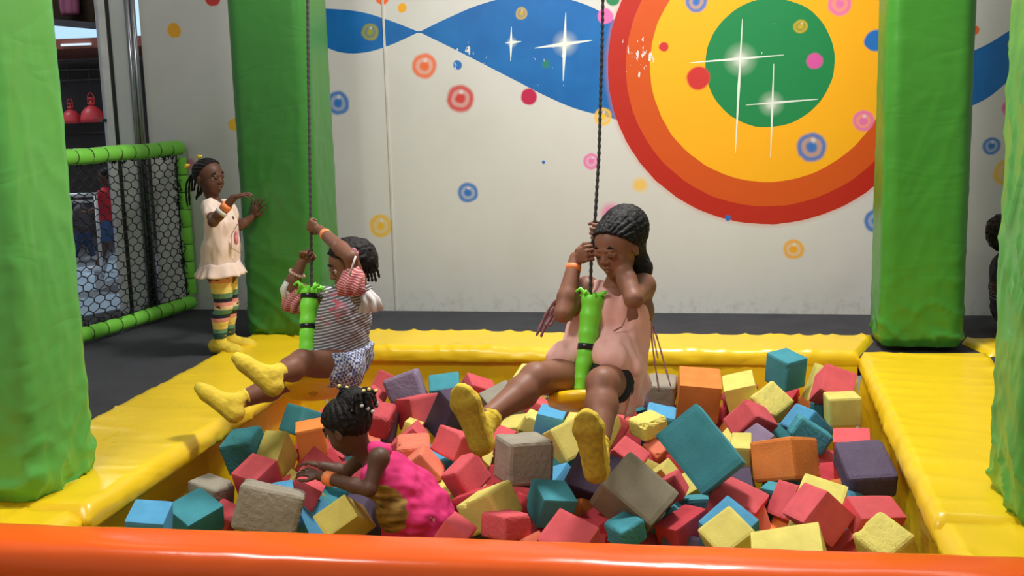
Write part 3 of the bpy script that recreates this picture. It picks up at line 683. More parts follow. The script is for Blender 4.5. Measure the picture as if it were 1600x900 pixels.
BL = [
('blue', 0, 'light blue foam cube at the bottom left corner of the pit against the orange rail', [-1.98, 3.4465, -0.1601, 0.0053, 0.2498, -1.3164, 0.1524, 0.1331, 0.1585]),
('teal', 0, 'smooth teal foam cube at the rail, between the light blue and the large grey cube', [-1.9424, 3.7212, -0.2136, -0.0591, -0.9698, 4.0605, 0.1573, 0.1472, 0.117]),
('grey', 3, 'large pitted grey foam block at the rail, left of the toddler in pink', [-1.6743, 3.788, -0.1961, -0.3549, -0.3621, -2.7744, 0.2436, 0.1767, 0.1758]),
('grey', 2, 'grey foam block half in shadow against the left yellow wall, behind the smooth teal cube', [-1.98, 3.9379, -0.1994, -0.1274, 0.1491, -1.8952, 0.1231, 0.1476, 0.1061]),
('teal', 2, 'teal foam cube with a crumbled dent on top, highest by the left pad', [-1.98, 4.2779, -0.1314, 0.3394, 0.0455, -1.589, 0.1507, 0.1453, 0.1509]),
('yellow', 0, 'dull yellow foam cube just right of the dented teal cube', [-1.8566, 4.3151, -0.1713, 1.8877, 1.8085, 3.6597, 0.1773, 0.1048, 0.1584]),
('red', 0, 'dusty red foam cube in front of the dented teal cube', [-1.8097, 4.0062, -0.1595, 0.2908, 0.3682, -1.8904, 0.1351, 0.1287, 0.1351]),
('red', 0, 'small corner of red foam poking out behind the large grey block', [-1.7896, 4.1297, -0.2741, -0.778, 0.6734, -1.5402, 0.1446, 0.0917, 0.1481]),
('blue', 0, 'pale blue foam slab lying on top edge of the large grey block', [-1.6639, 3.924, -0.2267, 0.0137, 0.2727, -2.6803, 0.0802, 0.1339, 0.1359]),
('red', 0, 'red foam corner wedged between the smooth teal and large grey blocks', [-1.9054, 3.8404, -0.2936, 1.1142, -1.0941, 4.4287, 0.1469, 0.0972, 0.1489]),
('teal', 0, 'dark teal foam block behind the toddler, under the left swing', [-1.9334, 4.8503, -0.1779, -2.0344, -0.8658, 3.2549, 0.1362, 0.1568, 0.1618]),
('orange', 0, 'orange foam cube in shade in front of the toddler face', [-1.8441, 4.7014, -0.2037, 0.1314, -0.0355, -1.2169, 0.1556, 0.1312, 0.1363]),
('red', 0, 'bright red foam corner pointing up above the toddler hands', [-1.7443, 4.4056, -0.2817, 1.008, -2.0807, 3.9992, 0.1581, 0.143, 0.1659]),
('red', 0, 'flat red foam face under the toddler wristband', [-1.6306, 4.0385, -0.2249, 1.3852, -1.2379, 4.4385, 0.162, 0.1229, 0.1573]),
('yellow', 0, 'long yellow foam block at the rail in front of the toddler belly', [-1.3287, 3.67, -0.1854, -0.9436, -0.1247, 1.6507, 0.2438, 0.1374, 0.0969]),
('yellow', 0, 'small bright yellow foam corner right of the large grey block', [-1.7113, 4.2134, -0.2783, -2.1656, 1.1403, -0.6533, 0.1586, 0.093, 0.1578]),
('red', 0, 'red foam corner behind the purple block, at the back wall of the pit', [-1.6379, 5.33, -0.1154, -1.7969, -0.8186, 3.2553, 0.0999, 0.1469, 0.1526]),
('purple', 2, 'rough lilac purple foam cube at the back left of the pit', [-1.5101, 5.1385, -0.087, 1.115, 0.9099, -0.8997, 0.1763, 0.1721, 0.1667]),
('teal', 1, 'light teal foam cube with a flat face, upright at the back wall', [-1.3343, 5.226, -0.1256, -0.9968, -0.7365, 4.7716, 0.1576, 0.1525, 0.1639]),
('dpurple', 1, 'very dark purple foam cube left of the big girl foot', [-1.193, 4.7686, -0.0865, -0.3501, 0.5613, -2.1208, 0.1646, 0.1214, 0.2174]),
('red', 1, 'red foam cube with a shaded left side, right of the flat light teal cube', [-1.1888, 5.33, -0.1196, 1.0095, -0.5817, 3.5225, 0.1614, 0.1081, 0.0902]),
('grey', 0, 'grey green foam block behind the shin of the big girl', [-1.0044, 5.0117, -0.1185, -0.5527, -0.4655, 3.5819, 0.1511, 0.1552, 0.1611]),
('yellow', 0, 'yellow foam block behind the knee of the big girl at the back wall', [-0.9187, 5.33, -0.0913, 0.4461, 0.2234, -1.8497, 0.1369, 0.125, 0.1602]),
('red', 3, 'coral red foam cube with a torn front right behind the toddler head', [-1.5184, 4.7574, -0.1238, 0.095, 0.4279, -1.5681, 0.143, 0.0906, 0.1212]),
('red', 0, 'small red foam piece between the toddler hair beads and the purple block', [-1.6841, 5.0769, -0.1496, -0.4538, 0.6004, -1.3467, 0.147, 0.0959, 0.1472]),
('red', 1, 'tall red foam slab with a small tear right of the coral cube', [-1.3677, 4.8463, -0.1051, 1.7968, 0.5014, -1.599, 0.1458, 0.1604, 0.161]),
('red', 0, 'low red foam corner in front of the dark purple cube', [-1.3381, 4.5595, -0.1519, -0.7231, 0.6367, -1.3543, 0.1425, 0.0781, 0.1409]),
('salmon', 2, 'salmon foam bar with a ragged top edge, behind the arched salmon cube', [-1.259, 4.3581, -0.165, 0.1076, 0.0951, -1.3001, 0.1586, 0.1414, 0.1616]),
('purple', 0, 'thin purple foam edge behind the toddler shoulder', [-1.5163, 4.8672, -0.1815, -3.233, -0.3408, 0.2944, 0.0672, 0.1451, 0.1476]),
('red', 1, 'flat faced red foam block below the purple one and left of the big girl foot', [-1.0685, 4.3733, -0.1139, 1.1808, 0.705, -2.0112, 0.116, 0.1604, 0.1544]),
('salmon', 1, 'salmon foam cube showing two lit sides, right behind the toddler back', [-1.187, 4.2334, -0.1672, -4.0654, 1.185, -1.6012, 0.1128, 0.1405, 0.1431]),
('red', 1, 'large bright red foam cube standing on a corner left of the clean grey cube', [-0.969, 4.0717, -0.1397, 0.6028, -0.177, -2.0425, 0.1479, 0.0982, 0.1274]),
('yellow', 0, 'bright yellow foam corner left of the clean grey cube', [-1.0349, 4.4744, -0.2132, -0.4744, 0.6794, -1.3629, 0.17, 0.0964, 0.1559]),
('yellow', 1, 'yellow foam block at the rail below the bright red cube', [-0.8041, 3.7247, -0.1315, 1.5635, 0.6756, -1.0794, 0.1256, 0.1582, 0.1587]),
('red', 0, 'red foam edge behind the pink dress hem', [-0.9, 3.5042, -0.1707, -0.5895, 0.359, -1.5595, 0.1508, 0.0994, 0.1501]),
('red', 2, 'flat red foam block with a chipped corner on the rail, right of the yellow one', [-0.7212, 3.5987, -0.1428, -0.1468, -0.2328, -2.2206, 0.1285, 0.1291, 0.087]),
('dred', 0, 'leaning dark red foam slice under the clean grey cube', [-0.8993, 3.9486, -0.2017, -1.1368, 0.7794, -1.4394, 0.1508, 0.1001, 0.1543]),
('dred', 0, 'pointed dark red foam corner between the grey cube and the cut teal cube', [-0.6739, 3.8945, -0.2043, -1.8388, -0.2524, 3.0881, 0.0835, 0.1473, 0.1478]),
('red', 0, 'low red foam edge lying against the rail in front of the chipped red block', [-0.74, 4.0107, -0.2383, -3.3904, -0.1856, 0.2559, 0.1392, 0.1713, 0.1739]),
('yellow', 0, 'narrow yellow foam edge behind the pink dress', [-1.0034, 4.1633, -0.2264, 2.4516, -0.0167, -1.5243, 0.0968, 0.1607, 0.1603]),
('yellow', 0, 'pale yellow foam corner under the salmon bar', [-1.3641, 4.6602, -0.1728, 2.9218, 0.1342, -0.4937, 0.0735, 0.1455, 0.1489]),
('grey', 2, 'clean warm grey foam cube, upright in the middle of the pit', [-0.7391, 4.0622, -0.0563, -0.0907, -0.0797, -2.5762, 0.1848, 0.1698, 0.172]),
('yellow', 1, 'yellow foam slab leaning on the right side of the clean grey cube', [-0.6315, 4.5987, -0.1453, -3.1561, -0.2223, 1.976, 0.1562, 0.1647, 0.1673]),
('yellow', 1, 'yellow foam block with a shaded end under the shin of the big girl', [-0.824, 4.8856, -0.1654, 0.6666, 0.0673, 3.0438, 0.1242, 0.1359, 0.0828]),
('yellow', 0, 'flat yellow foam block lying under the calf of the big girl', [-0.92, 4.9096, -0.2229, -0.9959, -0.0732, 4.2407, 0.1216, 0.1135, 0.1501]),
('red', 0, 'red foam corner between two yellow blocks under the swing seat', [-0.7504, 5.2392, -0.2042, -2.8798, 0.0162, 1.3035, 0.0934, 0.1658, 0.1597]),
('blue', 0, 'blue foam block in shade right under the yellow swing seat of the big girl', [-0.7466, 4.7756, -0.1415, -0.1141, 0.2115, -1.5962, 0.1453, 0.1205, 0.1526]),
('yellow', 1, 'wide yellow foam block with shaded underside behind the raised yellow sock', [-0.5606, 4.7267, -0.1346, -1.0092, -0.5136, 4.2344, 0.1589, 0.2377, 0.0814]),
('yellow', 3, 'yellow foam block with a big bite torn from its side, right of the big girl', [-0.3088, 4.8126, -0.1334, 0.1998, 0.1605, -2.4466, 0.1361, 0.1234, 0.0873]),
('blue', 1, 'light blue foam block behind the bitten yellow block', [-0.2693, 4.946, -0.1754, -0.0967, 0.2088, -1.5531, 0.1613, 0.1327, 0.1615]),
('grey', 2, 'grey foam cube at the back wall, beside the tall orange one', [-0.2738, 5.33, -0.1086, 0.1058, 0.1603, -1.5773, 0.1576, 0.1382, 0.1202]),
('orange', 0, 'tall clean orange foam cube at the back of the pit', [-0.0967, 5.2855, -0.1122, 0.1506, -0.4015, 3.1655, 0.1998, 0.1998, 0.1931]),
('yellow', 0, 'yellow foam block with a shadowed face, behind the brick red cube', [0.1048, 5.1178, -0.0664, 0.3699, 0.0161, -1.5122, 0.1556, 0.1433, 0.162]),
('red', 2, 'brick red foam cube with a worn edge between tall orange and yellow', [0.0962, 5.2434, -0.0875, -0.7872, -0.0913, -3.2112, 0.1287, 0.1491, 0.1253]),
('yellow', 2, 'yellow foam square standing on its corner with crumbled tips, below the dark teal cube', [0.2203, 5.0276, -0.0972, 0.1234, 0.9768, -2.0915, 0.1539, 0.1433, 0.1579]),
('red', 0, 'red foam sliver between the tall orange cube and the pinkish red cube', [0.1254, 5.33, -0.1835, -2.695, -0.5588, 2.5337, 0.0884, 0.146, 0.1506]),
('red', 1, 'pinkish red foam cube with a lit right side, above the lilac block', [0.1392, 4.8674, -0.1252, 1.2005, -0.0522, -1.2084, 0.1161, 0.1517, 0.1672]),
('purple', 1, 'pale lilac foam corner behind the big orange cube', [0.1742, 4.6068, -0.1739, -0.9689, -0.4534, 3.4246, 0.1416, 0.1498, 0.1615]),
('teal', 0, 'large smooth teal foam block tipped on its corner, half shaded', [-0.0614, 3.9782, 0.0285, 0.6252, 1.4099, -2.1357, 0.1913, 0.2679, 0.1766]),
('teal', 1, 'teal foam cube with a bright top and dark sides, topmost at the back wall', [0.3147, 5.33, 0.0069, -0.0165, -0.4097, 3.8191, 0.1293, 0.1483, 0.1545]),
('yellow', 0, 'yellow foam corner at the back wall between the dark teal and the raised red cube', [0.5166, 5.33, -0.0833, -1.863, -0.0234, 2.7976, 0.1803, 0.1682, 0.1744]),
('red', 0, 'raised red foam cube in the back right corner of the pit', [0.5122, 5.1235, -0.0239, -0.5327, 1.4409, -2.8756, 0.1493, 0.1349, 0.1679]),
('yellow', 1, 'clean pale yellow foam cube against the right yellow wall', [0.5364, 4.947, -0.0731, -0.0422, 2.1012, -2.227, 0.1408, 0.1296, 0.1673]),
('blue', 1, 'blue foam block with cut corners, behind the arched light teal one', [0.381, 4.8591, -0.136, 1.0018, 0.3133, -2.3951, 0.1239, 0.144, 0.1537]),
('teal', 2, 'light teal foam block with a torn hollow, left of the pale yellow cube', [0.3812, 4.7307, -0.1281, 1.3232, -0.6694, 0.8489, 0.0974, 0.1623, 0.1394]),
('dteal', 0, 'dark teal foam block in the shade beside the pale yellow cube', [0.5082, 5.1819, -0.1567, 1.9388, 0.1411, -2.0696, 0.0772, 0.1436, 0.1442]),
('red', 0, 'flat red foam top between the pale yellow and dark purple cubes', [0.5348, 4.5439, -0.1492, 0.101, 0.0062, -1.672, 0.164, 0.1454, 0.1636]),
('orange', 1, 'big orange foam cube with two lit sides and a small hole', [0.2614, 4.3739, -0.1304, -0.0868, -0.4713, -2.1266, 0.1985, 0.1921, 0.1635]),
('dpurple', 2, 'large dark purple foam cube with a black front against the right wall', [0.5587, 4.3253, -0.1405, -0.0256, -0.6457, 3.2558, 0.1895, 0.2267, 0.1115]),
('yellow', 1, 'yellow foam block with worn edges behind the magenta pair of cubes', [0.3456, 3.8735, -0.1429, -0.0704, 0.2655, -1.7843, 0.1671, 0.1598, 0.1674]),
('red', 0, 'magenta red foam cube leaning behind the left side of the biggest red cube', [0.2922, 3.9942, -0.1839, 1.3947, 0.0789, -2.3001, 0.1322, 0.1571, 0.1623]),
('red', 0, 'biggest bright red foam cube near the rail on the right side', [0.3342, 3.7346, -0.1091, 0.6279, -0.6005, -1.0459, 0.1671, 0.1362, 0.1399]),
('red', 0, 'red foam cube below the large dark purple one near the right wall', [0.5151, 3.7648, -0.1174, -0.3074, 0.5155, -2.5937, 0.1826, 0.1083, 0.0828]),
('yellow', 3, 'pale yellow foam block with a crumbled peak at the rail, rightmost in the pit', [0.5352, 3.5609, -0.1534, 0.5709, 0.5317, -2.4457, 0.1384, 0.1574, 0.161]),
('yellow', 0, 'long yellow foam block lying along the rail before the biggest red cube', [0.2221, 3.2696, -0.1199, 0.455, 0.0608, -1.5761, 0.2052, 0.2118, 0.1852]),
('yellow', 1, 'yellow foam cube with its corner up, framed by a blue one at the rail', [0.0444, 3.5337, -0.1457, -0.8234, -0.8875, 3.4684, 0.1382, 0.1433, 0.1574]),
('blue', 0, 'blue foam cube with its corner up behind the yellow one at the rail', [0.0374, 3.676, -0.1669, 0.3757, 0.7326, -2.2188, 0.1487, 0.1424, 0.1609]),
('dred', 0, 'dark red foam block at the rail right of the brown grey cube', [-0.1232, 3.7618, -0.186, 0.2751, 0.0339, -2.2504, 0.1678, 0.1024, 0.0817]),
('red', 0, 'narrow bright red foam face under the tipped teal block', [-0.2012, 4.0705, -0.1731, -0.7969, 0.8189, -1.5397, 0.1638, 0.0855, 0.1495]),
('yellow', 0, 'small pale yellow foam corner left of the tipped teal block', [-0.2338, 4.2123, -0.1809, 1.4506, -1.7281, 3.7767, 0.1466, 0.0819, 0.1449]),
('brown', 1, 'brown grey foam cube standing on its corner, largest in the middle', [-0.2954, 3.7782, -0.0925, 0.0779, 0.9872, -1.8912, 0.1793, 0.2263, 0.1793]),
('dpurple', 1, 'dark plum foam block behind the sole of the raised yellow sock', [-0.4456, 4.0325, -0.1305, 0.5278, 0.6459, -1.848, 0.1766, 0.1993, 0.1767]),
('teal', 0, 'dark teal foam cube with a straight cut on its front, below the clean grey cube', [-0.595, 3.8008, -0.135, -0.349, 0.2908, -2.597, 0.1333, 0.1379, 0.1208]),
('red', 0, 'bright red foam cube with its corner up at the rail, below the dark plum block', [-0.4804, 3.4639, -0.1526, 0.3907, 0.6484, -1.9607, 0.1424, 0.1556, 0.1615]),
('dred', 0, 'dark red foam corner in the shade left of the crumbled light teal block', [-0.3934, 3.8342, -0.2447, 0.5722, 0.1102, -2.5876, 0.1021, 0.1471, 0.1542]),
('teal', 2, 'light teal foam block with crumbled edges at the rail, below the brown grey cube', [-0.3122, 3.64, -0.1599, 0.2991, 0.2339, -2.3914, 0.1056, 0.1073, 0.0838]),
('red', 1, 'red foam cube behind the tip of the brown grey cube', [-0.3777, 4.331, -0.1579, -0.2725, 0.577, -1.7552, 0.1498, 0.1321, 0.1581]),
('red', 0, 'small red foam strip right of the raised yellow sock', [-0.451, 4.8857, -0.1868, 2.9093, -0.0398, -0.6915, 0.073, 0.1479, 0.1511]),
('salmon', 1, 'salmon foam block with a dark front between the bitten yellow and tipped teal blocks', [-0.2722, 4.7767, -0.245, 0.3496, 0.8406, -2.2522, 0.0698, 0.0936, 0.1018]),
('yellow', 1, 'yellow foam block in half shade below the lilac corner', [0.0927, 4.4707, -0.1542, 3.2739, -0.1022, 0.0447, 0.0844, 0.1591, 0.1542]),
('red', 1, 'long red foam block with a broken tip left of the biggest red cube', [0.0579, 4.0194, -0.2208, -0.1232, 0.3963, -1.8732, 0.1669, 0.1805, 0.1772]),
('red', 0, 'rosy red foam corner behind the clean grey cube, near the big girl shin', [-0.9082, 4.5893, -0.1802, -0.9, -0.4322, 3.8139, 0.0954, 0.1277, 0.1441]),
('red', 0, 'tiny red foam peak directly above the clean grey cube', [-0.8631, 5.0916, -0.1835, -3.1905, 0.1669, 0.5859, 0.0999, 0.1552, 0.1593]),
('teal', 0, 'thin teal foam corner at the rail left of the long yellow block', [0.2044, 4.1324, -0.2365, 2.9861, -0.3848, -0.1411, 0.0859, 0.1526, 0.1598]),
('teal', 0, 'small teal foam bit at the rail between light teal and dark red blocks', [-0.1783, 3.865, -0.2094, -3.1584, 0.2261, 1.0624, 0.0457, 0.1353, 0.1396])]
FOAMOBJ = []
for i, (cl, chip, lab, p) in enumerate(BL):
    jit = 1+.05*nz(i*1.7, 3.3, 0); c = tuple(min(255, int(v*jit)) for v in FCOL[cl])
    big = chip
    m = foam('foam_%s_%d' % (cl, i), rgb(*c), chip)
    o = link('foam_cube', foam_mesh(p[6:9], chip, i*7+1), m, smooth=False)
    o.matrix_world = Matrix.Translation(p[:3]) @ rotv(p[3:6]).to_4x4()
    tag(o, lab, 'foam cube', 'loose foam cubes in the pit'); FOAMOBJ.append(o)
# cubes further down, seen only in the gaps
proto = {}
for cl, p, lab in [
('dred', [-2.002, 5.169, -0.419, 0.218, -0.374, 0.014], 'dark red foam cube in the gap below the shaded orange cube'),
('salmon', [-2.007, 5.364, -0.375, 0.588, -0.599, 0.583], 'salmon foam cube in the gap right of the shaded orange cube'),
('red', [-1.977, 5.553, -0.388, -0.127, 0.425, 0.227], 'red foam cube in the gap left of the torn coral cube'),
('dred', [-1.837, 4.757, -0.395, 0.037, 0.568, -0.652], 'dark red foam cube in the gap above and right of the large pitted grey block'),
('red', [-1.781, 4.979, -0.394, 0.229, 0.101, -0.575], 'red foam cube in the gap below and right of the shaded orange cube'),
('red', [-1.812, 5.161, -0.416, -0.226, -0.56, 0.157], 'red foam cube in the gap right of the shaded orange cube'),
('red', [-1.796, 5.359, -0.345, 0.599, -0.51, 0.074], 'red foam cube in the gap below and left of the rough lilac purple cube'),
('blue', [-1.613, 3.995, -0.359, -0.293, -0.586, -0.318], 'blue foam cube in the gap left of the yellow block before the toddler'),
('teal', [-1.619, 4.185, -0.374, -0.189, 0.516, -0.003], 'teal foam cube in the gap left of the yellow block before the toddler'),
('teal', [-1.61, 4.352, -0.371, -0.083, 0.367, 0.663], 'teal foam cube in the gap above the yellow block before the toddler'),
('red', [-1.615, 4.559, -0.354, -0.437, -0.004, 0.539], 'red foam cube in the gap above the yellow block before the toddler'),
('teal', [-1.593, 4.757, -0.348, -0.397, -0.059, -0.36], 'teal foam cube in the gap below the torn coral cube'),
('salmon', [-1.627, 4.971, -0.367, 0.207, 0.26, 0.547], 'salmon foam cube in the gap below the torn coral cube'),
('dpurple', [-1.408, 4.188, -0.341, 0.509, -0.452, -0.412], 'dark purple foam cube in the gap right of the yellow block before the toddler'),
('red', [-1.401, 4.372, -0.373, 0.349, -0.216, 0.656], 'red foam cube in the gap right of the yellow block before the toddler'),
('red', [-1.455, 4.566, -0.379, 0.06, 0.322, -0.02], 'red foam cube in the gap below and left of the arched salmon cube'),
('dred', [-1.408, 4.766, -0.366, -0.558, 0.04, 0.299], 'dark red foam cube in the gap left of the arched salmon cube'),
('dred', [-1.226, 4.147, -0.286, 0.013, -0.299, -0.484], 'dark red foam cube in the gap below the arched salmon cube'),
('blue', [-1.269, 4.378, -0.303, 0.39, 0.139, 0.061], 'blue foam cube in the gap below the arched salmon cube'),
('blue', [-1.257, 4.553, -0.289, 0.052, 0.104, -0.582], 'blue foam cube in the gap below and right of the arched salmon cube'),
('salmon', [-1.228, 5.152, -0.296, 0.154, 0.359, -0.646], 'salmon foam cube in the gap below and right of the very dark purple cube'),
('dred', [-1.215, 5.398, -0.23, -0.462, 0.007, 0.413], 'dark red foam cube in the gap left of the grey green block'),
('yellow', [-1.046, 4.151, -0.284, 0.102, -0.191, 0.42], 'yellow foam cube in the gap below the large cornered red cube'),
('yellow', [-1.074, 4.793, -0.283, 0.589, 0.483, -0.721], 'yellow foam cube in the gap above and right of the large cornered red cube'),
('dpurple', [-1.04, 4.96, -0.304, 0.192, 0.083, 0.053], 'dark purple foam cube in the gap left of the clean warm grey cube'),
('red', [-1.05, 5.153, -0.299, -0.456, -0.126, 0.12], 'red foam cube in the gap below the grey green block'),
('dred', [-0.845, 4.343, -0.281, -0.482, 0.372, 0.655], 'dark red foam cube in the gap below the clean warm grey cube'),
('teal', [-0.853, 5.384, -0.271, 0.239, -0.372, -0.354], 'teal foam cube in the gap below the yellow block at the knee'),
('red', [-0.875, 5.599, -0.28, 0.499, 0.455, -0.737], 'red foam cube in the gap below and right of the yellow block at the knee'),
('salmon', [-0.655, 3.59, -0.288, -0.511, -0.456, 0.495], 'salmon foam cube in the gap below the chipped flat red block'),
('dred', [-0.654, 3.767, -0.297, 0.297, -0.132, -0.559], 'dark red foam cube in the gap below and right of the chipped flat red block'),
('blue', [-0.659, 4.358, -0.3, 0.331, -0.509, -0.459], 'blue foam cube in the gap above and right of the cut teal cube'),
('teal', [-0.658, 4.57, -0.312, 0.317, -0.206, 0.611], 'teal foam cube in the gap above and right of the cut teal cube'),
('red', [-0.678, 5.363, -0.242, -0.414, 0.109, -0.516], 'red foam cube in the gap above the wide yellow block'),
('salmon', [-0.647, 5.557, -0.265, -0.573, 0.019, 0.071], 'salmon foam cube in the gap above the wide yellow block'),
('dred', [-0.486, 3.76, -0.29, 0.562, 0.207, -0.01], 'dark red foam cube in the gap left of the crumbled light teal block'),
('orange', [-0.506, 3.977, -0.287, -0.545, 0.308, 0.777], 'orange foam cube in the gap below and right of the cut teal cube'),
('dred', [-0.467, 5.176, -0.284, -0.331, -0.378, -0.35], 'dark red foam cube in the gap left of the bitten yellow block'),
('dteal', [-0.454, 5.378, -0.236, 0.53, 0.06, 0.565], 'dark teal foam cube in the gap above and left of the bitten yellow block'),
('teal', [-0.455, 5.561, -0.26, 0.057, 0.548, -0.028], 'teal foam cube in the gap above and left of the bitten yellow block'),
('red', [-0.271, 3.748, -0.322, 0.29, 0.143, 0.025], 'red foam cube in the gap below the crumbled light teal block'),
('yellow', [-0.287, 4.572, -0.31, -0.411, 0.398, -0.302], 'yellow foam cube in the gap above and right of the brown grey cube'),
('dred', [-0.287, 4.8, -0.325, 0.201, -0.52, -0.681], 'dark red foam cube in the gap above and right of the brown grey cube'),
('dpurple', [-0.311, 5.378, -0.252, 0.525, 0.3, 0.727], 'dark purple foam cube in the gap above and right of the bitten yellow block'),
('dpurple', [-0.122, 3.752, -0.299, -0.422, 0.23, -0.028], 'dark purple foam cube in the gap left of the cornered yellow cube'),
('teal', [-0.114, 4.151, -0.305, -0.232, -0.071, 0.092], 'teal foam cube in the gap above and left of the cornered yellow cube'),
('yellow', [-0.083, 4.39, -0.303, 0.134, -0.41, 0.426], 'yellow foam cube in the gap below the tipped teal block'),
('dred', [-0.109, 4.57, -0.28, -0.43, 0.256, 0.779], 'dark red foam cube in the gap below the tipped teal block'),
('dred', [-0.075, 5.35, -0.274, 0.295, 0.476, -0.264], 'dark red foam cube in the gap above the tipped teal block'),
('salmon', [0.084, 3.97, -0.292, -0.477, -0.185, 0.635], 'salmon foam cube in the gap above and right of the cornered yellow cube'),
('dpurple', [0.067, 4.347, -0.285, 0.527, -0.204, 0.033], 'dark purple foam cube in the gap above the cornered yellow cube'),
('yellow', [0.084, 4.943, -0.297, 0.234, 0.031, -0.417], 'yellow foam cube in the gap right of the tipped teal block'),
('orange', [0.116, 5.193, -0.287, 0.599, 0.277, 0.594], 'orange foam cube in the gap below the brick red cube'),
('red', [0.085, 5.388, -0.275, -0.334, 0.296, 0.107], 'red foam cube in the gap below the brick red cube'),
('orange', [0.288, 3.951, -0.282, 0.456, -0.54, -0.63], 'orange foam cube in the gap below and left of the biggest red cube'),
('teal', [0.26, 4.392, -0.305, -0.455, 0.229, -0.37], 'teal foam cube in the gap left of the biggest red cube'),
('teal', [0.265, 5.188, -0.321, -0.495, -0.258, 0.409], 'teal foam cube in the gap above and left of the two sided orange cube'),
('dred', [0.295, 5.563, -0.241, 0.515, -0.0, -0.512], 'dark red foam cube in the gap right of the brick red cube'),
('red', [0.453, 3.775, -0.301, -0.001, -0.558, 0.155], 'red foam cube in the gap left of the crumbled pale yellow block'),
('blue', [0.483, 4.191, -0.303, -0.563, -0.463, -0.515], 'blue foam cube in the gap right of the biggest red cube'),
('orange', [0.487, 4.354, -0.289, -0.425, -0.227, -0.732], 'orange foam cube in the gap right of the biggest red cube'),
('dred', [0.484, 4.587, -0.321, 0.318, -0.002, 0.24], 'dark red foam cube in the gap above and right of the biggest red cube'),
('red', [0.455, 4.75, -0.314, 0.229, 0.397, 0.459], 'red foam cube in the gap left of the black fronted purple cube'),
('orange', [0.455, 5.573, -0.265, -0.31, -0.046, 0.692], 'orange foam cube in the gap left of the clean pale yellow cube')]:
    if cl not in proto: proto[cl] = foam_mesh((.165, .165, .165), 0, 900+len(proto)); proto[cl].materials.append(foam('foam_deep_%s' % cl, rgb(*FCOL[cl]), 0))
    o = link('foam_cube', proto[cl], None); o.matrix_world = Matrix.Translation(p[:3]) @ rotv(p[3:6]).to_4x4()
    tag(o, lab, 'foam cube', 'loose foam cubes in the pit')

# ================================================================= swings
M_rope = simple('dark_rope', rgb(58, 52, 50), .85, 60, .3, .8, 300)
M_seat = simple('yellow_seat', rgb(250, 200, 20), .35, 6, .06)
M_lime = vinyl('lime_wrap', rgb(132, 232, 62), .45, .2, .5)
M_tape = simple('black_tape', rgb(24, 24, 28), .3)
def swing(S, n, ropepx, padpx, Yof, rs, label, padr, tapes):
    root = empty('disc_swing', S); tag(root, label, 'swing', 'disc swings over the foam pit')
    prof = [(0, -.028), (rs*.8, -.027), (rs*.97, -.018), (rs, 0), (rs*.97, .016), (rs*.8, .022), (0, .022)]
    MB().lathe(prof, (0, 0, 0), 48, n).build('seat', M_seat, None, True).parent = root
    MB().lathe([(.0, -.04), (.012, -.038), (.02, -.03), (.02, -.022), (0, -.02)], (0, 0, 0), 16, n).build('knot', simple('seat_hub', rgb(196, 152, 20), .6), None, True).parent = root
    def RP(px, py): return Py(px, py, Yof(py))
    pts = [RP(*p) for p in ropepx]
    # densify with a twisted lay
    dens = []; R = []
    for i in range(len(pts)-1):
        L = (pts[i+1]-pts[i]).length; k = max(2, int(L/.008))
        for j in range(k): dens.append(pts[i].lerp(pts[i+1], j/k)); R.append(.0062+.0014*math.sin(len(dens)*1.9))
    up_ = (dens[0]-dens[5]).normalized(); top = dens[0]; ext = [top+up_*t for t in (1.6, .8, .02)]
    MB().tube(ext+dens, [.0066]*3+R, 8).build('rope', M_rope, root, True)
    q = [RP(*p) for p in padpx]; dn_ = []; Rr = []
    for i in range(len(q)-1):
        for j in range(14):
            t = j/14; dn_.append(q[i].lerp(q[i+1], t)); f = (i+t)/(len(q)-1)
            Rr.append((padr[0]*(1-f)+padr[1]*f)*(1+.06*nz(f*14, 1, rs)+.04*math.sin(f*40))*(.86 if any(abs(f-a) < .03 for a in tapes) else 1))
    pad_ = MB().tube(dn_+[q[-1]], Rr+[padr[1]*.8], 20).build('rope_padding', M_lime, root, True)
    for a in tapes:
        k = a*(len(dn_)-1); i = int(k); ax = (dn_[min(i+1, len(dn_)-1)]-dn_[i]).normalized(); r = Rr[i]*1.06
        b_ = MB().lathe([(r*.9, -.012), (r*1.12, -.01), (r*1.1, .0), (r*1.14, .01), (r*.9, .012)], dn_[i]-root.location, 18, ax).build('tape_band', M_tape, None, True); b_.parent = root
    kn = MB(); rr = random.Random(3); t0 = q[0]
    for i in range(9):
        a = i*.7; p1 = t0+Vector((math.cos(a)*.025, math.sin(a)*.025, .005)); p2 = t0+Vector((math.cos(a)*.05, math.sin(a)*.04, rr.uniform(-.01, .035))); p3 = p2+Vector((math.cos(a)*.018, 0, rr.uniform(-.035, .01)))
        kn.tube([t0+Vector((0, 0, -.01)), p1, p2, p3], [.012, .01, .008, .006], 6)
    kn.build('cloth_tie', M_lime, root, True)
    return root
Y1 = lambda py: 4.28+(603-py)*.0009
Y2 = lambda py: 3.96+(626-py)*.0008
swing(Py(489, 604, 4.3), (-.16, .50, .85), [(480, -60), (482, 120), (485, 300), (487, 450), (485, 560), (486, 600)], [(484, 452), (482, 500), (481, 545), (484, 585)], Y1, .146, 'yellow disc swing on the left, ridden by the girl in the striped shirt', (.037, .036), (.08, .42))
swing(Py(912, 626, 3.98), (-.04, .42, .9), [(943, -60), (941, 60), (936, 240), (930, 340), (924, 400), (922, 470), (915, 560), (907, 612)], [(927, 464), (921, 505), (917, 545), (910, 585), (907, 610)], Y2, .135, 'yellow disc swing on the right, hidden mostly by the girl in the salmon dress', (.043, .026), (.5,))

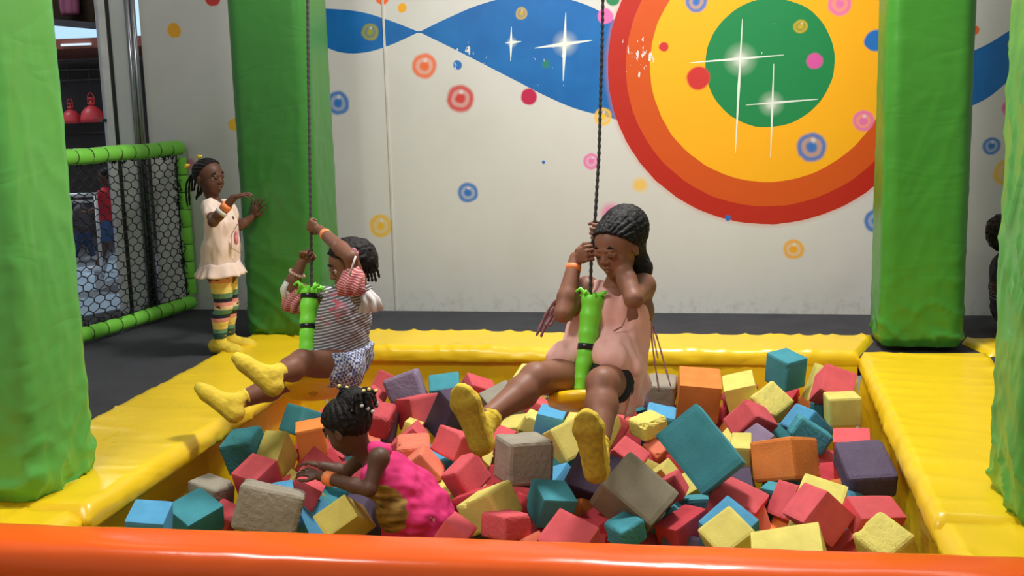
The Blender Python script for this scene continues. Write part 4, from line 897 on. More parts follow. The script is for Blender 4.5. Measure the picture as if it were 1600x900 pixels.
# ================================================================= people
def skin(name, c):
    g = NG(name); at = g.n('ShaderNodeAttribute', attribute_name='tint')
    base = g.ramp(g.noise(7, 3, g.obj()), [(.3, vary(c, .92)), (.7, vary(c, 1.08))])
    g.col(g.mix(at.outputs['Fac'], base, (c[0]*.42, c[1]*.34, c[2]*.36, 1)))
    g.rough(.52); g.b.inputs['Specular IOR Level'].default_value = .38
    g.bump(g.noise(240, 2, g.obj()), .06, .002)
    return g.m
M_hair = simple('black_hair', rgb(22, 17, 16), .62, 40, .3, .7, 160, spec=.3)
M_eye = simple('eye_white', rgb(196, 186, 174), .2); M_iris = simple('dark_iris', rgb(24, 14, 10), .1)
M_lip = None
def frame(fwd, up):
    f = _n(V(fwd)); u = V(up); u = _n(u-f*(u @ f)); r = np.cross(f, u); return np.column_stack([r, f, u])
class Head:
    def __init__(s, c, fwd, up, H): s.c = V(c); s.R = frame(fwd, up); s.H = H
    def at(s, x, y, z): return Vector(s.c+s.R @ (np.array([x, y, z])*s.H))
    def build(s, b, closed=False):
        H = s.H; A = s.at; R = s.R
        b.ell(A(0, -.05, .12), (.365*H, .44*H, .375*H), R, .01)
        b.ell(A(0, .12, -.16), (.275*H, .27*H, .30*H), R, .05*H*3)
        b.ell(A(0, .24, -.385), (.10*H, .09*H, .08*H), R, .1*H)
        for sx in (-1, 1):
            b.ell(A(.17*sx, .22, -.16), (.11*H, .1*H, .12*H), R, .08*H)
            b.ell(A(.15*sx, .425, .01), (.085*H, .06*H, .055*H), R, .05*H, sub=True)
        b.cap(A(0, .37, .03), A(0, .43, -.10), .026*H, .045*H, .05*H)
        b.ell(A(-.05, .40, -.125), (.04*H, .045*H, .032*H), R, .02*H); b.ell(A(.05, .40, -.125), (.04*H, .045*H, .032*H), R, .02*H)
        b.cap(A(-.17, .375, .085), A(.17, .375, .085), .03*H, .03*H, .05*H)      # brow
        for sx in (-1, 1):       # upper lids
            b.chain([A(.085*sx, .385, .0), A(.15*sx, .40, .035), A(.215*sx, .36, .01)], [.016*H, .022*H, .016*H], .02*H)
        if closed:
            for sx in (-1, 1): b.ell(A(.15*sx, .345, -.005), (.08*H, .06*H, .06*H), R, .02*H)
        b.chain([A(-.11, .345, -.245), A(-.035, .395, -.222), A(.035, .395, -.222), A(.11, .345, -.245)], [.014*H, .028*H, .028*H, .014*H], .02*H)
        b.chain([A(-.10, .345, -.262), A(0, .385, -.295), A(.10, .345, -.262)], [.014*H, .033*H, .014*H], .015*H)
        b.chain([A(-.09, .375, -.257), A(0, .42, -.257), A(.09, .375, -.257)], [.006*H, .011*H, .006*H], .012*H) if False else None
        b.cap(A(-.085, .395, -.258), A(.085, .395, -.258), .009*H, .009*H, .012*H, sub=True)
        for sx in (-1, 1):
            b.ell(A(.365*sx, -.04, -.04), (.035*H, .075*H, .115*H), R, .02*H)
            b.ell(A(.40*sx, -.015, -.03), (.02*H, .035*H, .06*H), R, .02*H, sub=True)
    def extras(s, par, look=(0, 1, 0), closed=False):
        H = s.H; out = []
        for sx in (-1, 1):
            if closed:
                e = SDF().chain([s.at(.08*sx, .385, -.03), s.at(.15*sx, .395, -.045), s.at(.22*sx, .35, -.025)], [.008*H, .011*H, .008*H], .004)
                out.append(link('eyelash', e.mesh(.002), M_hair))
                br = SDF().chain([s.at(.07*sx, .385, .115), s.at(.15*sx, .39, .145), s.at(.24*sx, .335, .12)], [.010*H, .013*H, .006*H], .01)
                out.append(link('eyebrow', br.mesh(.002), M_hair)); continue
            c = s.at(.15*sx, .315, .0); e = SDF().ell(c, (.068*H,)*3, None, .001)
            o = link('eye', e.mesh(.0035), M_eye); out.append(o)
            p = c+Vector(s.R @ _n([.1*look[0], 1, look[2]]))*.040*H
            i = link('iris', SDF().ell(p, (.041*H,)*3, None, .001).mesh(.002), M_iris); i.parent = o
            out.append(i)
            br = SDF().chain([s.at(.07*sx, .385, .115), s.at(.15*sx, .39, .145), s.at(.24*sx, .335, .12)], [.013*H, .017*H, .008*H], .01)
            out.append(link('eyebrow', br.mesh(.002), M_hair))
        return out
def hand(b, wr, d, n, L, curl, spread=.0, thumb=0):
    d = _n(V(d)); n = V(n); n = _n(n-d*(n @ d)); s = np.cross(d, n)*(1 if thumb >= 0 else -1)   # s: towards the thumb
    wr = V(wr)
    R = np.column_stack([s, d, n])
    b.cap(wr-d*.05*L, wr+d*.14*L, .115*L, .12*L, .04*L)
    b.ell(wr+d*.30*L, (.215*L, .24*L, .095*L), R, .05*L)
    offs = [.17, .06, -.055, -.16]; lens = [.42, .47, .44, .34]
    for o, l in zip(offs, lens):
        p = wr+d*(.50-abs(o-.03)*.25)*L+s*o*L; a = 0; dd = _n(d+s*o*spread*3)
        b.cap(wr+d*.2*L+s*o*.7*L, p, .055*L, .052*L, .02*L)
        q = p
        for t, fr, rr in zip(curl, (.45, .30, .25), (.05, .046, .041)):
            a += t; v = dd*math.cos(a)+n*math.sin(a); e = q+v*l*fr*L
            b.cap(q, e, rr*L, (rr-.004)*L, .008*L if q is not p else .02*L); q = e
    p = wr+d*.14*L+s*.15*L; g = min(1, sum(curl)/3)
    e1 = p+_n(s*(.75-.3*g)+d*.6+n*.45*g)*.24*L; e2 = e1+_n(d*.8+s*(.3-.5*g)+n*.7*g)*.2*L; e3 = e2+_n(d*.7+s*(.1-.6*g)+n*.7*g)*.14*L
    b.chain([p, e1, e2, e3], [.075*L, .06*L, .052*L, .045*L], .02*L)
def arm(b, sh, el, wr, s):
    sh, el, wr = map(V, (sh, el, wr)); m = el+(wr-el)*.3
    b.ell(sh, (.036*s,)*3, None, .03); b.cap(sh, el, .033*s, .025*s, .025)
    b.chain([el, m, wr], [.0255*s, .0275*s, .0185*s], .012)
def leg(b, hip, kn, an, s, bulge=(0, 0, 0)):
    hip, kn, an = map(V, (hip, kn, an)); m = kn+(an-kn)*.32+V(bulge)
    b.cap(hip, kn+(hip-kn)*.08, .068*s, .045*s, .04); b.ell(kn, (.043*s,)*3, None, .02)
    b.chain([kn, m, an], [.041*s, .044*s, .0255*s], .02)
def footpts(an, toe, sole, s):
    an = V(an); t = _n(V(toe)); n = V(sole); n = _n(n-t*(n @ t)); return an, t, n     # n: direction out of the sole
def foot(b, an, toe, sole, s, r=0, k=.02):
    an, t, n = footpts(an, toe, sole, s); side = np.cross(t, n)
    heel = an-t*.028*s+n*.022*s; ball = an+t*.095*s+n*.028*s; tip = an+t*.135*s+n*.03*s
    b.cap(an, heel, .028*s+r, .026*s+r, k); b.cap(an, ball, .028*s+r, .017*s+r, k); b.cap(heel, ball, .02*s+r, .017*s+r, k)
    for o in (-.021, .0, .019):
        b.cap(ball+side*o*s, tip+side*o*.85*s-t*abs(o)*.6*s, .0175*s+r, .0135*s+r, k)
        b.cap(heel+side*o*.35*s, ball+side*o*s, .021*s+r, .0165*s+r, k)
    b.cap(heel, ball+side*.012*s, .022*s+r, .016*s+r, k)
def sole(an, toe, sn, s):
    a_, t, n = footpts(an, toe, sn, s); b = SDF(); foot(b, an, toe, sn, s, .0062, .02)
    b.cut(a_+n*.040*s, -n); return link('sole_grip', b.mesh(.003), M_sole)
M_sole = simple('olive_sole', rgb(176, 150, 44), .95, 60, .2, .5, 300)
M_sock = simple('yellow_sock', rgb(232, 200, 62), .9, 30, .1, .5, 300)
def sock(an, kn, toe, sole, s, up=.045, m=None):
    b = SDF(); foot(b, an, toe, sole, s, .0035, .02)
    a, k = V(an), V(kn); d = _n(k-a); b.cap(a, a+d*up*s, .0295*s, .031*s, .012)
    b.ell(a+d*up*s, (.034*s, .034*s, .006*s), frame(np.cross(d, [.3, .9, .1]), d), .004)
    return link('sock', b.mesh(.0035, .0015, 60), m or M_sock)
def torso(b, pel, chest, neck, lat, s, infl=0, k=.05, w=(.052, .042, .055), r=(.082, .072, .074)):
    pel, chest, neck = map(V, (pel, chest, neck)); lat = _n(V(lat)); wa = pel*.5+chest*.5
    for sg in (-1, 1):
        b.chain([pel+lat*sg*w[0]*s, wa+lat*sg*w[1]*s, chest+lat*sg*w[2]*s], [r[0]*s+infl, r[1]*s+infl, r[2]*s+infl], k)
    b.cap(chest, chest+(neck-chest)*.6, .07*s+infl, .045*s+infl, k)
def finish(body, kids, base):
    base = Vector(base); seen = set()
    for o in [body]+kids:
        if o.data.name not in seen: o.data.transform(Matrix.Translation(-base)); seen.add(o.data.name)
        if o is not body and o.parent is None: o.parent = body
    body.location = base
def band(c, ax, r, wdt, m, name='wristband'):
    ax = Vector(ax).normalized(); return link(name, MB().lathe([(r*.9, -wdt), (r*1.0, -wdt), (r*1.06, 0), (r*1.0, wdt), (r*.9, wdt)], Vector(c), 24, ax).mesh(), m, smooth=True)
def braid(pts, r, m, seed=0, bead=None, name='braid'):
    pts = [Vector(p) for p in pts]; d = []; R = []
    for i in range(len(pts)-1):
        for j in range(10):
            t = j/10; p0 = pts[max(i-1, 0)]; p1 = pts[i]; p2 = pts[i+1]; p3 = pts[min(i+2, len(pts)-1)]
            d.append(.5*((2*p1)+(-p0+p2)*t+(2*p0-5*p1+4*p2-p3)*t*t+(-p0+3*p1-3*p2+p3)*t**3)); R.append(r*(1+.22*math.sin((i*10+j)*1.6+seed)))
    d.append(pts[-1]); R.append(r*.6)
    return link(name, MB().tube(d, R, 7).mesh(), m, smooth=True)
def ridges(n, amp, ax=(0, 2), H=1, ph=0):
    return lambda lx, ly, lz: -amp*np.abs(np.cos(n*np.arctan2((lx, ly, lz)[ax[0]], (lx, ly, lz)[ax[1]])+ph))**.6
M_band = simple('orange_wristband', rgb(255, 142, 78), .5, 6, .04)
M_cream = simple('cream_jersey', rgb(240, 214, 198), .9, 5, .04, .3, 300)

# ---- the girl in the cream top, standing by the pillar
def girl_cream():
    s = 1.05; P = Py
    base = Pz(350, 553, FZ); Y = base.y
    H = .193; hd = Head(P(327, 277, Y), (.93, -.36, -.04), (-.12, 0, 1), H)
    b = SDF(); hd.build(b)
    an = {'n': Pz(343, 536, .03), 'f': Pz(364, 528, .03)}
    an['n'] = P(343, 535, Y-.02); an['f'] = P(357, 528, Y+.11)
    kn = {'n': P(350, 478, Y-.04), 'f': P(359, 475, Y+.07)}; hp = {'n': P(343, 424, Y-.05), 'f': P(352, 424, Y+.06)}
    pel = P(346, 418, Y); ch = P(345, 345, Y+.01); nk = P(336, 314, Y+.01)
    torso(b, pel, ch, nk, (.1, 1, 0), s*.78)
    b.cap(nk-Vector((0, 0, .02)), hd.at(0, -.08, -.25), .034*s, .033*s, .02)
    for q in 'nf': leg(b, hp[q], kn[q], an[q], s*.92, (-.012, 0, 0))
    foot(b, an['n'], (.92, -.25, -.06), (0, 0, -1), s); foot(b, an['f'], (.97, .1, -.05), (0, 0, -1), s)
    shn, eln, wrn = P(329, 325, Y-.085), P(333, 347, Y-.22), P(365, 309, Y-.20)
    shf, elf, wrf = P(352, 324, Y+.09), P(374, 353, Y+.18), P(394, 340, Y+.34)
    arm(b, shn, eln, wrn, s*.95); arm(b, shf, elf, wrf, s*.95)
    hand(b, wrn, (.95, 0, .28), (.25, .3, -.9), .115, (.25, .45, .4), .3, 1)
    hand(b, wrf, (.42, -.05, .9), (.3, .9, -.1), .135, (.1, .15, .2), 1.0, -1)
    body = link('person', b.mesh(.0035), skin('skin_umber', rgb(98, 62, 47)))
    tag(body, 'little girl in a cream top and striped leggings, standing beside the left back pillar', 'person')
    kids = hd.extras(body, (0, 1, 0))
    # hair
    h = SDF(); h.ell(hd.at(0, -.05, .13), (.375*H, .455*H, .385*H), hd.R, .004, fn=ridges(11, .006, (0, 2)))
    h.cut(hd.at(0, .17, .38), hd.R @ np.array([0, .80, -.60]))
    h.ell(hd.at(0, -.42, .22), (.11*H, .1*H, .1*H), hd.R, .03)
    hair = link('hair', h.mesh(.003), M_hair); kids.append(hair)
    rr = random.Random(2); root = hd.at(0, -.5, .2)
    for i in range(8):
        a = i/7; e = P(293+i*3.4, 310+rr.uniform(-8, 14)-i*2, Y-.04+.02*i); mm = (root+e)/2+Vector((-.03+.012*i, 0, .02))
        k = braid([root, mm, e], .0055, M_hair, i); k.parent = hair; kids.append(k)
    M_clip = simple('yellow_clip', rgb(240, 196, 50), .4)
    for (px, py) in ((311, 245), (292, 259)):
        k = link('hair_clip', SDF().ell(P(px, py, Y-.05), (.011, .008, .011), None, .002).cap(P(px-3, py+2, Y-.05), P(px+3, py-1, Y-.05), .006, None, .004).mesh(.002), M_clip); k.parent = hair; kids.append(k)
    # top: flared tunic with short sleeves
    t = SDF(); lat = V((.1, 1, 0)); 
    for sg in (-1, 1):
        o = Vector(lat*sg*.038); t.chain([P(344, 418, Y)+o, P(346, 385, Y)+o, P(345, 350, Y)+o, P(340, 326, Y)+o*.9], [.092, .076, .064, .047], .04)
    for a, e in ((shn, eln), (shf, elf)):
        a, e = Vector(a), Vector(e); t.cap(a+Vector((0, 0, .004)), a.lerp(e, .42), .046, .044, .03)
    t.cut(P(344, 417, Y), (0, 0, -1)); t.cap(P(336, 306, Y), P(339, 318, Y), .036, .034, .006, sub=True)
    shirt = link('top', t.mesh(.0045, .009, 20, stretch=(1, 1, .4)), M_cream); kids.append(shirt)
    # gathered ruffle
    m = MB(); n = 120; vs = []; fs = []; c0 = P(345, 409, Y); c1 = P(345, 429, Y)
    for j in range(7):
        t_ = j/6
        for i in range(n):
            a = 2*math.pi*i/n; w_ = math.sin(a*13+2*math.sin(a*3))*.010*t_; r = .097+.034*t_+w_; c = c0.lerp(c1, t_)
            vs.append(c+Vector((math.cos(a)*r*.95, math.sin(a)*(r+.03), .004*math.sin(a*7))))
    for j in range(6):
        for i in range(n): fs.append((j*n+i, j*n+(i+1) % n, (j+1)*n+(i+1) % n, (j+1)*n+i))
    ro = link('ruffle', m.add(vs, fs).mesh(), M_cream, smooth=True); so = ro.modifiers.new('s', 'SOLIDIFY'); so.thickness = .003
    ro.parent = shirt; kids.append(ro)
    # printed pink shape on the chest side
    pm = SDF(); 
    # leggings with coloured bands following height
    g = NG('striped_leggings'); sep = g.n('ShaderNodeSeparateXYZ'); g.l(g.obj(), sep.inputs[0])
    z0 = P(345, 428, Y).z-base.z; z1 = P(345, 524, Y).z-base.z
    bands = [(428, (226, 150, 110)), (438, (238, 200, 110)), (446, (240, 216, 120)), (454, (98, 140, 104)), (462, (36, 36, 58)), (468, (232, 150, 140)), (474, (240, 210, 170)), (480, (96, 150, 130)), (487, (40, 44, 72)), (493, (232, 150, 140)), (499, (242, 220, 140)), (511, (110, 160, 140)), (517, (50, 90, 90))]
    f = g.math('DIVIDE', g.math('SUBTRACT', z0, sep.outputs[2]), z0-z1)
    g.col(g.ramp(f, [(max(0, (y-428)/96), rgb(*c)) for y, c in bands], 'CONSTANT')); g.rough(.9)
    l = SDF()
    for q in 'nf':
        hq, kq, aq = V(hp[q]), V(kn[q]), V(an[q]); e = aq+(kq-aq)*.12; mid = kq+(aq-kq)*.32+np.array([-.012, 0, 0])
        l.cap(hq, kq, .068, .047, .03); l.chain([kq, mid, e], [.045, .0465, .033], .015)
    lg = link('leggings', l.mesh(.0035, .0025, 30), g.m); kids.append(lg)
    kids += [sock(an['n'], kn['n'], (.92, -.25, -.06), (0, 0, -1), s, .05), sock(an['f'], kn['f'], (.97, .1, -.05), (0, 0, -1), s, .05)]
    ax = Vector(wrn)-Vector(eln); kids.append(band(Vector(eln)+ax*.62, ax, .0275, .017, M_band))
    k = band(Vector(eln)+ax*.42, ax, .0305, .011, simple('white_label', rgb(225, 215, 205), .6), 'paper_band'); kids.append(k)
    # print: pink star shape with dark outline on the front of the tunic
    pr = MB(); 
    pts = [(362, 366), (371, 350), (376, 358), (375, 378), (376, 396), (362, 388)]
    pts = [P(x, y, Y-.062+abs(x-362)*.004) for x, y in pts]; 
    pr.tube(pts+[pts[0]], .0016, 5); k = link('printed_outline', pr.mesh(), simple('print_line', rgb(40, 30, 34), .8)); k.parent = shirt; kids.append(k)
    c = P(369, 373, Y-.066); k = link('printed_shape', SDF().ell(c, (.012, .016, .034), None, .001).ell(c+Vector((.004, 0, .03)), (.008, .012, .018), None, .004).mesh(.003), simple('print_pink', rgb(228, 140, 150), .8)); k.parent = shirt; kids.append(k)
    finish(body, kids, base)
girl_cream()

# ---- the girl on the left swing
def girl_striped():
    s = 1.12; P = Py; base = P(536, 575, 4.42)
    H = .205; hd = Head(P(547, 414, 4.40), (-.80, -.40, -.30), (-.22, 0, 1), H)
    b = SDF(); hd.build(b)
    pel = P(534, 560, 4.42); ch = P(541, 482, 4.42); nk = P(541, 452, 4.41)
    torso(b, pel, ch, nk, (.15, 1, 0), s*.84)
    b.cap(nk-Vector((0, 0, .03)), hd.at(0, -.08, -.25), .036*s, .034*s, .02)
    def rp(py): return Py(487-(450-py)*.013, py, Y1(py))
    shn, eln = P(566, 462, 4.29), P(548, 402, 4.22); shf, elf = P(516, 466, 4.54), P(454, 449, 4.48)
    L = .13
    d1 = _n([-.9, .2, .38]); n1 = _n([.2, .95, .1]); n1 = _n(n1-d1*(d1 @ n1)); w1 = V(rp(349))-d1*.5*L-n1*.15*L
    d2 = _n([.7, -.1, .6]); n2 = _n([.3, -.9, -.2]); n2 = _n(n2-d2*(d2 @ n2)); w2 = V(rp(398))-d2*.5*L-n2*.15*L
    arm(b, shn, eln, w1, s); arm(b, shf, elf, w2, s)
    hand(b, w1, d1, n1, L, (1.2, 1.3, .9), 0, 1); hand(b, w2, d2, n2, L, (1.2, 1.3, .9), 0, -1)
    hA, kA, aA = P(536, 575, 4.34), P(470, 566, 4.14), P(425, 587, 3.93)
    hB, kB, aB = P(526, 582, 4.50), P(446, 592, 4.24), P(364, 630, 4.06)
    leg(b, hA, kA, aA, s, (0, 0, -.01)); leg(b, hB, kB, aB, s, (0, 0, -.01))
    tA = (-.72, .05, .60); sA = (-.55, -.35, -.65); tB = (-.72, .1, .52); sB = (-.5, -.3, -.7)
    foot(b, aA, tA, sA, s); foot(b, aB, tB, sB, s)
    body = link('person', b.mesh(.0035), skin('skin_sienna', rgb(124, 80, 60)))
    tag(body, 'girl in a grey striped shirt riding the left swing, legs stretched out', 'person')
    kids = hd.extras(body)
    h = SDF(); h.ell(hd.at(0, -.06, .13), (.40*H, .48*H, .41*H), hd.R, .004, fn=ridges(9, .005, (0, 2)))
    h.cut(hd.at(0, .30, .33), hd.R @ np.array([0, .70, -.72]))
    h.ell(hd.at(0, -.38, .0), (.3*H, .2*H, .34*H), hd.R, .03)
    hair = link('hair', h.mesh(.0035, .004, 40), M_hair); kids.append(hair)
    for i in range(7):
        a = hd.at(-.30+.02*i, -.10-.06*i, -.0); e = a+Vector((.0+.004*i, .01, -.09-.006*(i % 3)))
        k = braid([a, (a+e)/2+Vector((.006, -.008, 0)), e], .0055, M_hair, i); k.parent = hair; kids.append(k)
    M_pk = simple('pink_petal', rgb(222, 140, 176), .6)
    fc = hd.at(-.43, -.12, .22); fl_ = SDF()
    for i in range(5):
        a = i*2*math.pi/5; fl_.ell(fc+Vector((math.cos(a)*.014, -.008, math.sin(a)*.014)), (.011, .005, .011), None, .004)
    k = link('flower_clip', fl_.mesh(.002), M_pk); k.parent = hair; kids.append(k)
    # striped shirt
    g = NG('striped_shirt'); mp = g.n('ShaderNodeMapping'); mp.inputs['Rotation'].default_value = (0, .25, 0); g.l(g.obj(), mp.inputs[0])
    sep = g.n('ShaderNodeSeparateXYZ'); g.l(mp.outputs[0], sep.inputs[0])
    st = g.math('SINE', g.math('ADD', g.math('MULTIPLY', sep.outputs[2], 520), g.math('MULTIPLY', g.noise(12, 2, g.obj()), 3)))
    c = g.mix(g.ramp(st, [(.35, 0.0), (.6, 1.0)]), rgb(100, 96, 104), rgb(205, 200, 200))
    pk = P(512, 478, 4.3)-base; pd = g.vmath('DISTANCE', g.obj(), tuple(pk), out=1)
    k_ = g.math('MULTIPLY', g.ramp(pd, [(.04, 1.0), (.09, 0.0)]), g.math('GREATER_THAN', g.noise(22, 2, g.obj()), .52))
    c = g.mix(k_, c, rgb(196, 92, 108)); g.col(c); g.rough(.9)
    t = SDF(); torso(t, P(531, 545, 4.42), P(539, 484, 4.42), nk, (.15, 1, 0), s*.84, .019)
    t.cap(shn, Vector(shn).lerp(Vector(eln), .12), .05, .046, .02); t.cap(shf, Vector(shf).lerp(Vector(elf), .12), .046, .046, .02)
    t.cut(P(530, 556, 4.42), (-.25, 0, -1)); t.cap(nk-Vector((0, 0, .01)), hd.at(0, -.05, -.4), .05, .045, .006, sub=True)
    shirt = link('shirt', t.mesh(.0045, .008, 20), g.m); kids.append(shirt)
    # loose frilled sleeves
    g2 = NG('pink_striped_frill'); sp = g2.n('ShaderNodeSeparateXYZ'); g2.l(g2.obj(), sp.inputs[0])
    q = g2.math('SINE', g2.math('MULTIPLY', g2.math('ADD', sp.outputs[2], g2.math('MULTIPLY', sp.outputs[0], .4)), 620))
    g2.col(g2.mix(g2.ramp(q, [(.4, 0.0), (.6, 1.0)]), rgb(178, 84, 88), rgb(226, 176, 172))); g2.rough(.9)
    M_wht = simple('white_frill', rgb(222, 216, 212), .9)
    def frill(pts, rad, nfold, m, seed, name):
        mb = MB(); n = 64; vs = []; fs = []; pts = [Vector(p) for p in pts]
        for j, p in enumerate(pts):
            d = (pts[min(j+1, len(pts)-1)]-pts[max(j-1, 0)]).normalized(); r = d.cross(Vector((0, 1, .2))).normalized(); u = d.cross(r)
            for i in range(n):
                a = 2*math.pi*i/n; f = j/(len(pts)-1); rr = rad[j]*(1+.22*f*math.sin(a*nfold+seed))
                vs.append(p+(r*math.cos(a)+u*math.sin(a))*rr)
        for j in range(len(pts)-1):
            for i in range(n): fs.append((j*n+i, j*n+(i+1) % n, (j+1)*n+(i+1) % n, (j+1)*n+i))
        o = link(name, mb.add(vs, fs).mesh(), m, smooth=True); so = o.modifiers.new('s', 'SOLIDIFY'); so.thickness = .003; o.parent = shirt; kids.append(o)
    frill([P(562, 424, 4.24), P(553, 432, 4.22), P(548, 448, 4.20), P(549, 460, 4.2)], [.032, .046, .054, .048], 8, g2.m, 1, 'sleeve')
    frill([P(570, 458, 4.27), P(578, 470, 4.27), P(580, 486, 4.27)], [.03, .04, .044], 7, M_wht, 2, 'frill')
    frill([P(478, 456, 4.5), P(468, 462, 4.48), P(461, 474, 4.47), P(459, 486, 4.47)], [.034, .042, .05, .046], 8, g2.m, 3, 'sleeve')
    frill([P(452, 440, 4.47), P(447, 452, 4.47), P(450, 468, 4.47)], [.02, .024, .02], 6, M_wht, 4, 'frill')
    k = link('strap', MB().tube([P(556, 400, 4.16), P(551, 415, 4.15), P(546, 432, 4.16)], .004, 6).mesh(), M_wht, smooth=True); k.parent = shirt; kids.append(k)
    # plaid shorts
    g3 = NG('plaid_shorts'); ck = g3.n('ShaderNodeTexChecker'); ck.inputs['Scale'].default_value = 85; ck.inputs['Color1'].default_value = rgb(76, 84, 128); ck.inputs['Color2'].default_value = rgb(196, 200, 212)
    g3.l(g3.mapped((1, 1, 1), (.3, .4, .2)), ck.inputs['Vector']); g3.col(ck.outputs[0]); g3.rough(.9)
    sh = SDF(); torso(sh, pel, Vector(pel).lerp(Vector(ch), .35), Vector(pel).lerp(Vector(ch), .35), (.15, 1, 0), s, .014)
    for hh, kk in ((hA, kA), (hB, kB)): sh.cap(hh, Vector(hh).lerp(Vector(kk), .22), .082*s, .078*s, .03)
    sh.cap(P(545, 570, 4.38), P(552, 592, 4.36), .05, .035, .03)
    sh.cut(P(533, 538, 4.42), (.1, 0, 1)); kids.append(link('shorts', sh.mesh(.0045, .006, 22), g3.m))
    kids += [sock(aA, kA, tA, sA, s, .05), sock(aB, kB, tB, sB, s, .05), sole(aA, tA, sA, s), sole(aB, tB, sB, s)]
    ax = w1-V(eln); kids.append(band(V(eln)+ax*.82, ax, .0245, .013, M_band))
    ax = w2-V(elf); bd = MB(); c0 = V(elf)+ax*.55
    R_ = frame(np.cross(ax, [0, .3, 1]), ax); 
    for i in range(18):
        a = i*2*math.pi/18; p = Vector(c0+R_ @ np.array([math.cos(a)*.032, math.sin(a)*.032, 0])); bd.lathe([(.0, -.007), (.005, -.0055), (.007, 0), (.005, .0055), (0, .007)], p, 8)
    kids.append(link('bead_bracelet', bd.mesh(), simple('pale_bead', rgb(226, 176, 168), .4), smooth=True))
    finish(body, kids, base)
girl_striped()

# ---- the big girl on the right swing
def girl_salmon():
    s = 1.3; P = Py; base = P(935, 590, 4.12)
    H = .215; hd = Head(P(964, 387, 4.13), (-.50, -.82, -.24), (-.12, -.1, 1), H)
    b = SDF(); hd.build(b, True)
    pel = P(938, 575, 4.15); ch = P(957, 487, 4.17); nk = P(962, 445, 4.16)
    torso(b, pel, ch, nk, (1, -.05, .05), s*.95)
    b.cap(nk-Vector((0, 0, .03)), hd.at(0, -.08, -.25), .036*s, .034*s, .02)
    def rp(py):
        t = [(930, 340), (924, 400), (922, 470)]
        x = np.interp(py, [q[1] for q in t], [q[0] for q in t]); return Py(x, py, Y2(py))
    L = .15
    shl, ell_ = P(1004, 447, 4.18), P(990, 468, 3.98); shr, elr = P(917, 452, 4.19), P(880, 490, 4.05)
    d1 = _n([-.62, -.62, .30]); n1 = _n([-.7, .7, 0]); n1 = _n(n1-d1*(d1 @ n1)); w1 = V(rp(362))-d1*.5*L-n1*.15*L
    d2 = _n([.60, -.65, .30]); n2 = _n([.75, .65, 0]); n2 = _n(n2-d2*(d2 @ n2)); w2 = V(rp(395))-d2*.5*L-n2*.15*L
    arm(b, shl, ell_, w1, s*1.02); arm(b, shr, elr, w2, s*1.02)
    hand(b, w1, d1, n1, L, (1.15, 1.3, .9), 0, -1); hand(b, w2, d2, n2, L, (1.15, 1.3, .9), 0, 1)
    hR, kR, aR = P(906, 588, 4.12), P(836, 592, 3.88), P(766, 648, 3.66)
    hL, kL, aL = P(962, 594, 4.12), P(941, 600, 3.84), P(935, 702, 3.62)
    leg(b, hR, kR, aR, s, (0, .01, -.012)); leg(b, hL, kL, aL, s, (0, .012, -.01))
    tR = (-.28, -.10, .94); sR = (-.15, -.98, -.12); tL = (-.12, -.12, .95); sL = (-.08, -.98, -.15)
    fR = P(752, 672, 3.60); fL = P(932, 714, 3.575)
    foot(b, fR, tR, sR, s*.98); foot(b, fL, tL, sL, s*.98); b.cap(aR, fR, .0255*s, .027*s, .01); b.cap(aL, fL, .0255*s, .027*s, .01)
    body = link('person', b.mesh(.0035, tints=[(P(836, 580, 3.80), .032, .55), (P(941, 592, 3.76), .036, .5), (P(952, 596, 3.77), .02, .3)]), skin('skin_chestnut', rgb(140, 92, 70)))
    tag(body, 'girl in a salmon pink dress riding the right swing, soles facing forward', 'person')
    kids = hd.extras(body, closed=True)
    h = SDF(); h.ell(hd.at(0, -.06, .13), (.385*H, .465*H, .395*H), hd.R, .004, fn=ridges(13, .007, (0, 2)))
    h.cut(hd.at(0, .27, .34), hd.R @ np.array([0, .70, -.72]))
    h.chain([hd.at(0, -.35, .25), hd.at(.22, -.42, -.1), P(1000, 420, 4.22)], [.09, .075, .05], .04)
    hair = link('hair', h.mesh(.003, .003, 60), M_hair); kids.append(hair)
    M_ext = simple('rosy_braid', rgb(140, 88, 92), .6, 60, .2)
    rr = random.Random(8)
    for i in range(7):       # braids streaming out to the left behind her arm
        a = P(905+i*2, 440+i*3, 4.27); e = P(838+i*7, 528-i*7+rr.uniform(-6, 6), 4.3); mm = P(862+i*5, 478+i*2, 4.33)
        k = braid([a, mm, e], .0065, M_ext, i); k.parent = hair; kids.append(k)
    for i, (x, y) in enumerate(((1014, 500), (1020, 560), (1022, 612), (1040, 604), (1010, 540))):
        a = P(1003+i, 415, 4.24); mm = P(1012+i, 460+10*i, 4.27); e = P(x+(8 if y > 550 else 0), y, 4.12)
        k = braid([a, mm, P((1012+x)/2+2, (460+y)/2, 4.24), e], .0032 if y > 530 else .006, M_ext if y > 530 else M_hair, i); k.parent = hair; kids.append(k)
    for i in range(9):       # loose braid strands by the cheek
        a = hd.at(.37, -.12-.03*i, .1); e = P(999+i*1.3, 425-i*2, 4.2)
        k = braid([a, (a+e)/2+Vector((.012, 0, 0)), e], .0055, M_hair, i); k.parent = hair; kids.append(k)
    # dress
    M_sal = simple('salmon_cotton', rgb(250, 190, 178), .85, 4, .05, .25, 250)
    t = SDF(); torso(t, P(940, 565, 4.15), P(957, 487, 4.17), P(960, 452, 4.165), (1, -.05, .05), s*.95, .009, w=(.056, .045, .052), r=(.080, .070, .066))
    t.chain([P(905, 545, 4.1), P(880, 556, 4.05), P(862, 560, 4.04)], [.05, .036, .016], .05)
    t.chain([P(930, 550, 4.06), P(960, 556, 4.02), P(985, 575, 4.02)], [.056, .056, .048], .06)
